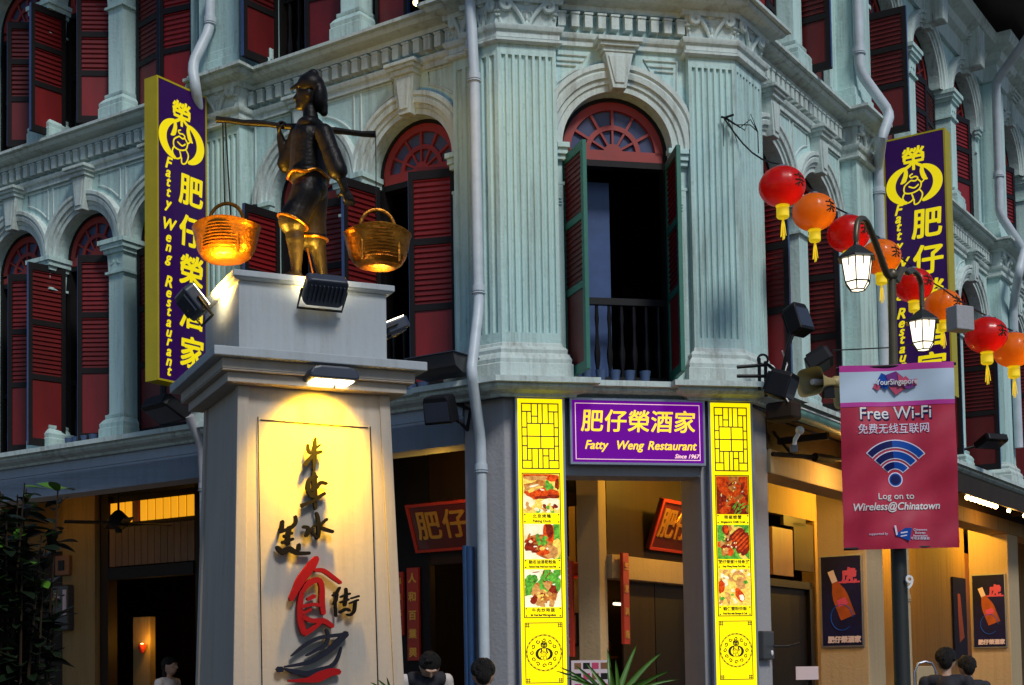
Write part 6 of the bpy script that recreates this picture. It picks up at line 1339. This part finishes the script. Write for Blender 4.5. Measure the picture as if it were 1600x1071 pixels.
# ================================================================ people
def person(p, face, H, label, shirt='cloth', trousers='cloth', lean=0, arms='down', vest=None, floor=0.0, hair_long=0):
    """standing adult at p (on the floor), looking along face; lean tips the trunk forward"""
    t = thing('person', label, 'person', (p[0], p[1], floor)); k = H / 1.75
    F = Vector((math.cos(face), math.sin(face), 0)); L = Vector((-F.y, F.x, 0)); U = Vector((0, 0, 1)); O = Vector((0, 0, 0))
    def P(f, l, z):
        if z > .95:
            d = z - .95; return (F * (f + d * math.sin(lean)) + L * l + U * (.95 + d * math.cos(lean) - f * math.sin(lean))) * k
        return (F * f + L * l + U * z) * k
    A = []; E = lambda c, r: A.append(('e', c, tuple(x * k for x in r))); C = lambda a, b, ra, rb: A.append((a, b, ra * k, rb * k))
    def trunk(g):
        E(P(0, 0, 1.02), (.12 + g, .165 + g, .13)); E(P(0, 0, 1.2), (.11 + g, .15 + g, .16)); E(P(.0, 0, 1.36), (.115 + g, .18 + g, .13)); C(P(0, .13, 1.43), P(0, -.13, 1.43), .055 + g, .055 + g)
    arm = {}
    for s in (-1, 1):
        sh = P(0, s * .2, 1.42)
        if arms == 'down': el, wr = P(-.02, s * .24, 1.13), P(.06, s * .25, .88)
        else: el, wr = P(.10, s * .25, 1.18), P(.34, s * .12, 1.12)
        arm[s] = (sh, el, wr)
    trunk(0); C(P(0, 0, 1.45), P(.02, 0, 1.56), .055, .05)
    hc = P(.035, 0, 1.64); F0, U0 = F, U; ha = lean * 1.35; F, U = F0 * math.cos(ha) - U0 * math.sin(ha), U0 * math.cos(ha) + F0 * math.sin(ha)
    E(hc, (.098, .078, .115)) if not lean else E(hc, (.1, .08, .1)); E(hc + (F * .035 + U * -.055) * k, (.06, .055, .055))
    C(hc + (F * .098 + U * .012) * k, hc + (F * .115 + U * -.022) * k, .011, .015); C(hc + (F * .09 + L * .018 + U * -.055) * k, hc + (F * .09 - L * .018 + U * -.055) * k, .008, .008)
    for s in (-1, 1): E(hc + (F * .082 + L * s * .032 + U * .015) * k, (.014, .016, .010)); E(hc + (L * s * .08) * k, (.018, .012, .03)); C(hc + (F * .088 + L * s * .05 + U * .036) * k, hc + (F * .096 + L * s * .016 + U * .034) * k, .008, .008)
    Fh, Uh = F, U; F, U = F0, U0
    for s in (-1, 1):
        sh, el, wr = arm[s]; C(sh, el, .05, .042); C(el, wr, .04, .028); d = (wr - el).normalized(); n = -L * s; sd = F if arms == 'down' else U
        for q in range(4):
            a = wr + d * .08 * k + sd * (q - 1.5) * .019 * k; C(wr + d * .02 * k + sd * (q - 1.5) * .012 * k, a, .016, .013); b = a + (d * .9 + n * .4).normalized() * (.034, .038, .036, .028)[q] * k; C(a, b, .010, .009); C(b, b + (d * .6 + n * .8).normalized() * .028 * k, .009, .008)
        a = wr + d * .03 * k + sd * .03 * k; C(a, a + (d * .7 + sd * .6).normalized() * .05 * k, .013, .010)
        hp = P(0, s * .09, .95); kn = P(.02, s * .1, .5); an = P(-.02, s * .1, .085); C(hp, kn, .085, .058); C(kn, an, .055, .038); C(an, P(.02, s * .1, .04), .04, .035); C(P(-.05, s * .1, .035), P(.14, s * .11, .03), .034, .03)
    me = solid(A, .011 * k, 3, 'body'); me.materials.append(M['skin']); b = put('body', me, t)
    A.clear(); trunk(.012)
    for s in (-1, 1): sh, el, wr = arm[s]; C(sh, sh.lerp(el, .85), .064, .058)
    me = solid(A, .012 * k, 2, 'shirt'); me.materials.append(M[shirt]); put('shirt', me, t)
    if vest: A.clear(); trunk(.022); me = solid(A, .013 * k, 2, 'apron'); me.materials.append(M[vest]); put('apron', me, t)
    A.clear(); E(P(0, 0, .98), (.14, .18, .10))
    for s in (-1, 1): C(P(0, s * .09, .94), P(.02, s * .1, .5), .10, .078); C(P(.02, s * .1, .5), P(-.02, s * .1, .10), .075, .062)
    me = solid(A, .013 * k, 2, 'trousers'); me.materials.append(M[trousers]); put('trousers', me, t)
    F, U = Fh, Uh
    A.clear(); E(hc + (F * -.012 + U * .032) * k, (.106, .083, .098)); E(hc + (F * -.05 + U * -.005) * k, (.07, .085, .095))
    rh = random.Random(int(p[0] * 100))
    for q in range(46):
        a_ = rh.uniform(0, 2 * PI); e_ = rh.uniform(-.2, 1.2); dd = F * (math.cos(a_) * math.cos(e_)) + L * (math.sin(a_) * math.cos(e_)) + U * math.sin(e_)
        if dd.dot(F) > .55 and e_ < .7: continue
        c_ = hc + (F * -.014 + U * .03) * k + (F * dd.dot(F) * .102 + L * dd.dot(L) * .082 + U * dd.dot(U) * .096) * k; C(c_, c_ + (dd * .012 - U * .030 - F * .008) * k, .013, .006)
    if hair_long: E(hc + (F * -.06 + U * -.10) * k, (.05, .075, .11))
    me = solid(A, .006 * k, 1, 'hair'); me.materials.append(M['hair']); put('hair', me, t); return t
def ground(px, Yd): q = at(px, 1050, Yd); return (q.x, q.y)
person(ground(655, 14.6), rad(-75), 1.86, 'person in white shirt and dark apron stooping below the red couplet boards', shirt='shirtw', vest='cloth', lean=rad(42), arms='fwd', floor=.15)
person(ground(755, 11.6), rad(95), 1.70, 'dark haired person seen from behind below the corner rain pipe', floor=0)
person(ground(1478, 14.2), rad(70), 1.76, 'taller dark haired person in black seen from behind, by the lamp post', floor=0)
person(ground(1513, 15.4), rad(100), 1.68, 'shorter dark haired person in black beside the taller one by the lamp post', floor=0)
person(ground(262, 18.4), rad(-20), 1.70, 'person in pale top standing in the dark arcade beside the grey pipe', shirt='shirtw', floor=.15, hair_long=1)
# ================================================================ plants
def leafshape(m, base, tip, w, nrm, bend=.15):
    b, t = Vector(base), Vector(tip); d = t - b; s = d.cross(Vector(nrm)).normalized(); n = s.cross(d).normalized(); v = []; K = 6
    for i in range(K + 1):
        f = i / K; ww = w * math.sin(PI * min(.98, f * .9 + .08)) ** .8; c = b + d * f - n * (bend * d.length * f * f); v += [c - s * ww + n * ww * .25, c, c + s * ww + n * ww * .25]
    m.add(v, [(3 * i + a, 3 * i + a + 1, 3 * i + a + 4, 3 * i + a + 3) for i in range(K) for a in (0, 1)])
rp = random.Random(11)
bq = at(28, 1050, 7.6); t = thing('shrub', 'tall dark leafy shrub with a few bright green leaves', 'shrub', (bq.x, bq.y, 0))
m1, m2, st = MB(), MB(), MB()
stems = []
for i in range(52):
    a = rp.uniform(0, 2 * PI); r = .36 * rp.uniform(.05, 1) ** .6; top = Vector((bq.x - .16 + r * math.cos(a), bq.y + r * math.sin(a), rp.uniform(1.9, 2.66))); base = Vector((bq.x - .16 + r * .5 * math.cos(a), bq.y + r * .5 * math.sin(a), .35)); st.tube([base, base.lerp(top, .5) + Vector((rp.uniform(-.05, .05), rp.uniform(-.05, .05), 0)), top], [.012, .009, .004], 5); stems.append((base, top))
for b, tp in stems:
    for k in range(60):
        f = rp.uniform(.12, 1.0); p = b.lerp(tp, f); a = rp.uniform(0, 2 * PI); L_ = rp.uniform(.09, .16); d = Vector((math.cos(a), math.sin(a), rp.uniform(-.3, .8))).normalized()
        leafshape(m2 if (rp.random() < .02 or f > .985) else m1, p, p + d * L_, L_ * .27, (rp.uniform(-.3, .3), rp.uniform(-.3, .3), 1))  # young tips, plus scattered leaves coloured lighter as if lit
m1.build('foliage', 'leaf', t); m2.build('young_lit_leaves', 'leaf2', t); st.build('stems', 'timber', t)
m = MB(Matrix.Translation((bq.x - .1, bq.y, 0))); m.lathe([(.001, 0), (.22, 0), (.30, .40), (.32, .42), (.32, .46), (.29, .46), (.27, .38), (.001, .38)], 28, caps=False); m.build('pot', 'terra', t, smooth=40)
def spiky(px, py, Yd, tips, label, pot=True):
    q = at(px, py, Yd); t = thing('potted_plant', label, 'plant', (q.x, q.y, 0)); m = MB()
    for tx, ty, dy, wv in tips:
        e = at(tx, ty, Yd + dy); b = Vector(q) + Vector((rp.uniform(-.03, .03), rp.uniform(-.03, .03), -.02)); mid = b.lerp(e, .55) + Vector((0, 0, .10 * abs(e.x - b.x) + .02)); n = 8; v = []
        s = (e - b).cross(Vector((0, 1, 0))).normalized(); 
        for i in range(n + 1):
            f = i / n; c = (1 - f) ** 2 * b + 2 * f * (1 - f) * mid + f * f * e; w = wv * (1 - f) ** .55 * (.5 + .5 * min(1, f * 4)); v += [c - s * w, c + Vector((0, .012, 0)), c + s * w]
        m.add(v, [(3 * i + a, 3 * i + a + 1, 3 * i + a + 4, 3 * i + a + 3) for i in range(n) for a in (0, 1)])
    m.build('leaves', 'leaf2', t, smooth='full')
    m = MB(Matrix.Translation((q.x, q.y, 0))); zt = q.z; m.lathe([(.001, 0), (.15, 0), (.21, zt - .06), (.23, zt - .05), (.23, zt), (.20, zt), (.19, zt - .07), (.001, zt - .07)], 24, caps=False); m.build('pot', 'terra', t, smooth=40)
spiky(962, 1095, 10.6, [(866, 1048, .1, .018), (872, 1042, -.1, .016), (884, 1060, -.2, .02), (898, 1040, .2, .02), (915, 1036, .1, .022), (930, 1052, -.15, .02), (949, 1013, .2, .024), (953, 1040, -.1, .02), (962, 1030, .0, .02), (995, 1008, .15, .026), (1034, 1020, .1, .026), (1048, 1048, -.1, .022), (1010, 1060, -.2, .02), (1062, 1062, .2, .018)], 'potted plant with long dark green blades in front of the corner doorway')
spiky(622, 1105, 8.9, [(578, 1066, .1, .014), (590, 1062, .0, .016), (604, 1058, -.1, .014), (572, 1078, 0, .014), (640, 1070, .1, .014), (655, 1080, 0, .012)], 'small plant with pointed leaf tips at the foot of the white pillar')
# menu stand with pinkish sheet behind the plant
q = at(922, 1050, 11.6); t = thing('menu_stand', 'menu sheet with rows of small pictures on a stand, behind the potted plant', 'menu stand', (q.x, q.y, 0)); T = Matrix.Translation((q.x, q.y, 0)) @ Matrix.Rotation(rad(6), 4, 'Z'); w = .155; zt = at(922, 1032, 11.6).z; zb = zt - .42
m = MB(T); m.box(-w, w, -.012, .012, zb, zt); m.build('sheet', 'paper', t); m = MB(T); m.box(-.02, .02, .014, .05, .02, zt - .1); m.box(-.18, .18, -.15, .15, 0, .02); m.build('stand', 'black', t)
m = MB(T)
for i in range(4):
    for j in range(3): m.mi((i + j) % 3); m.box(-w + .025 + i * .072, -w + .08 + i * .072, -.0145, -.0122, zt - .07 - j * .085, zt - .02 - j * .085)
m.build('pictures', ['wood', 'dark', 'bcrim'], t)
# chairs and taps glimpsed behind the two people at lower right
t = thing('metal_chair', 'chrome framed chair back between the lamp post and the two people', 'chair', (*ground(1447, 15.8), 0)); q = ground(1447, 15.8); T = Matrix.Translation((q[0], q[1], 0)) @ Matrix.Rotation(rad(10), 4, 'Z'); zt = at(1447, 1034, 15.8).z
m = MB(T); m.tube([(-.13, 0, .45), (-.13, .02, zt - .12), (-.08, .02, zt - .02), (0, .02, zt), (.08, .02, zt - .02), (.13, .02, zt - .12), (.13, 0, .45)], .014, 8); m.build('back_frame', 'alu', t, smooth=True); m = MB(T); m.box(-.11, .11, .012, .03, .9, zt - .05); m.build('backrest', 'cream', t, bevel=.01); m = MB(T); m.box(-.2, .2, -.4, .0, .43, .47); m.build('seat', 'cream', t, bevel=.015)
for a, b in ((-.18, -.38), (.18, -.38), (-.13, -.0), (.13, -.0)): m = MB(T); m.tube([(a, b, 0), (a, b, .44)], .014, 8); m.build('leg', 'alu', t, smooth=True)
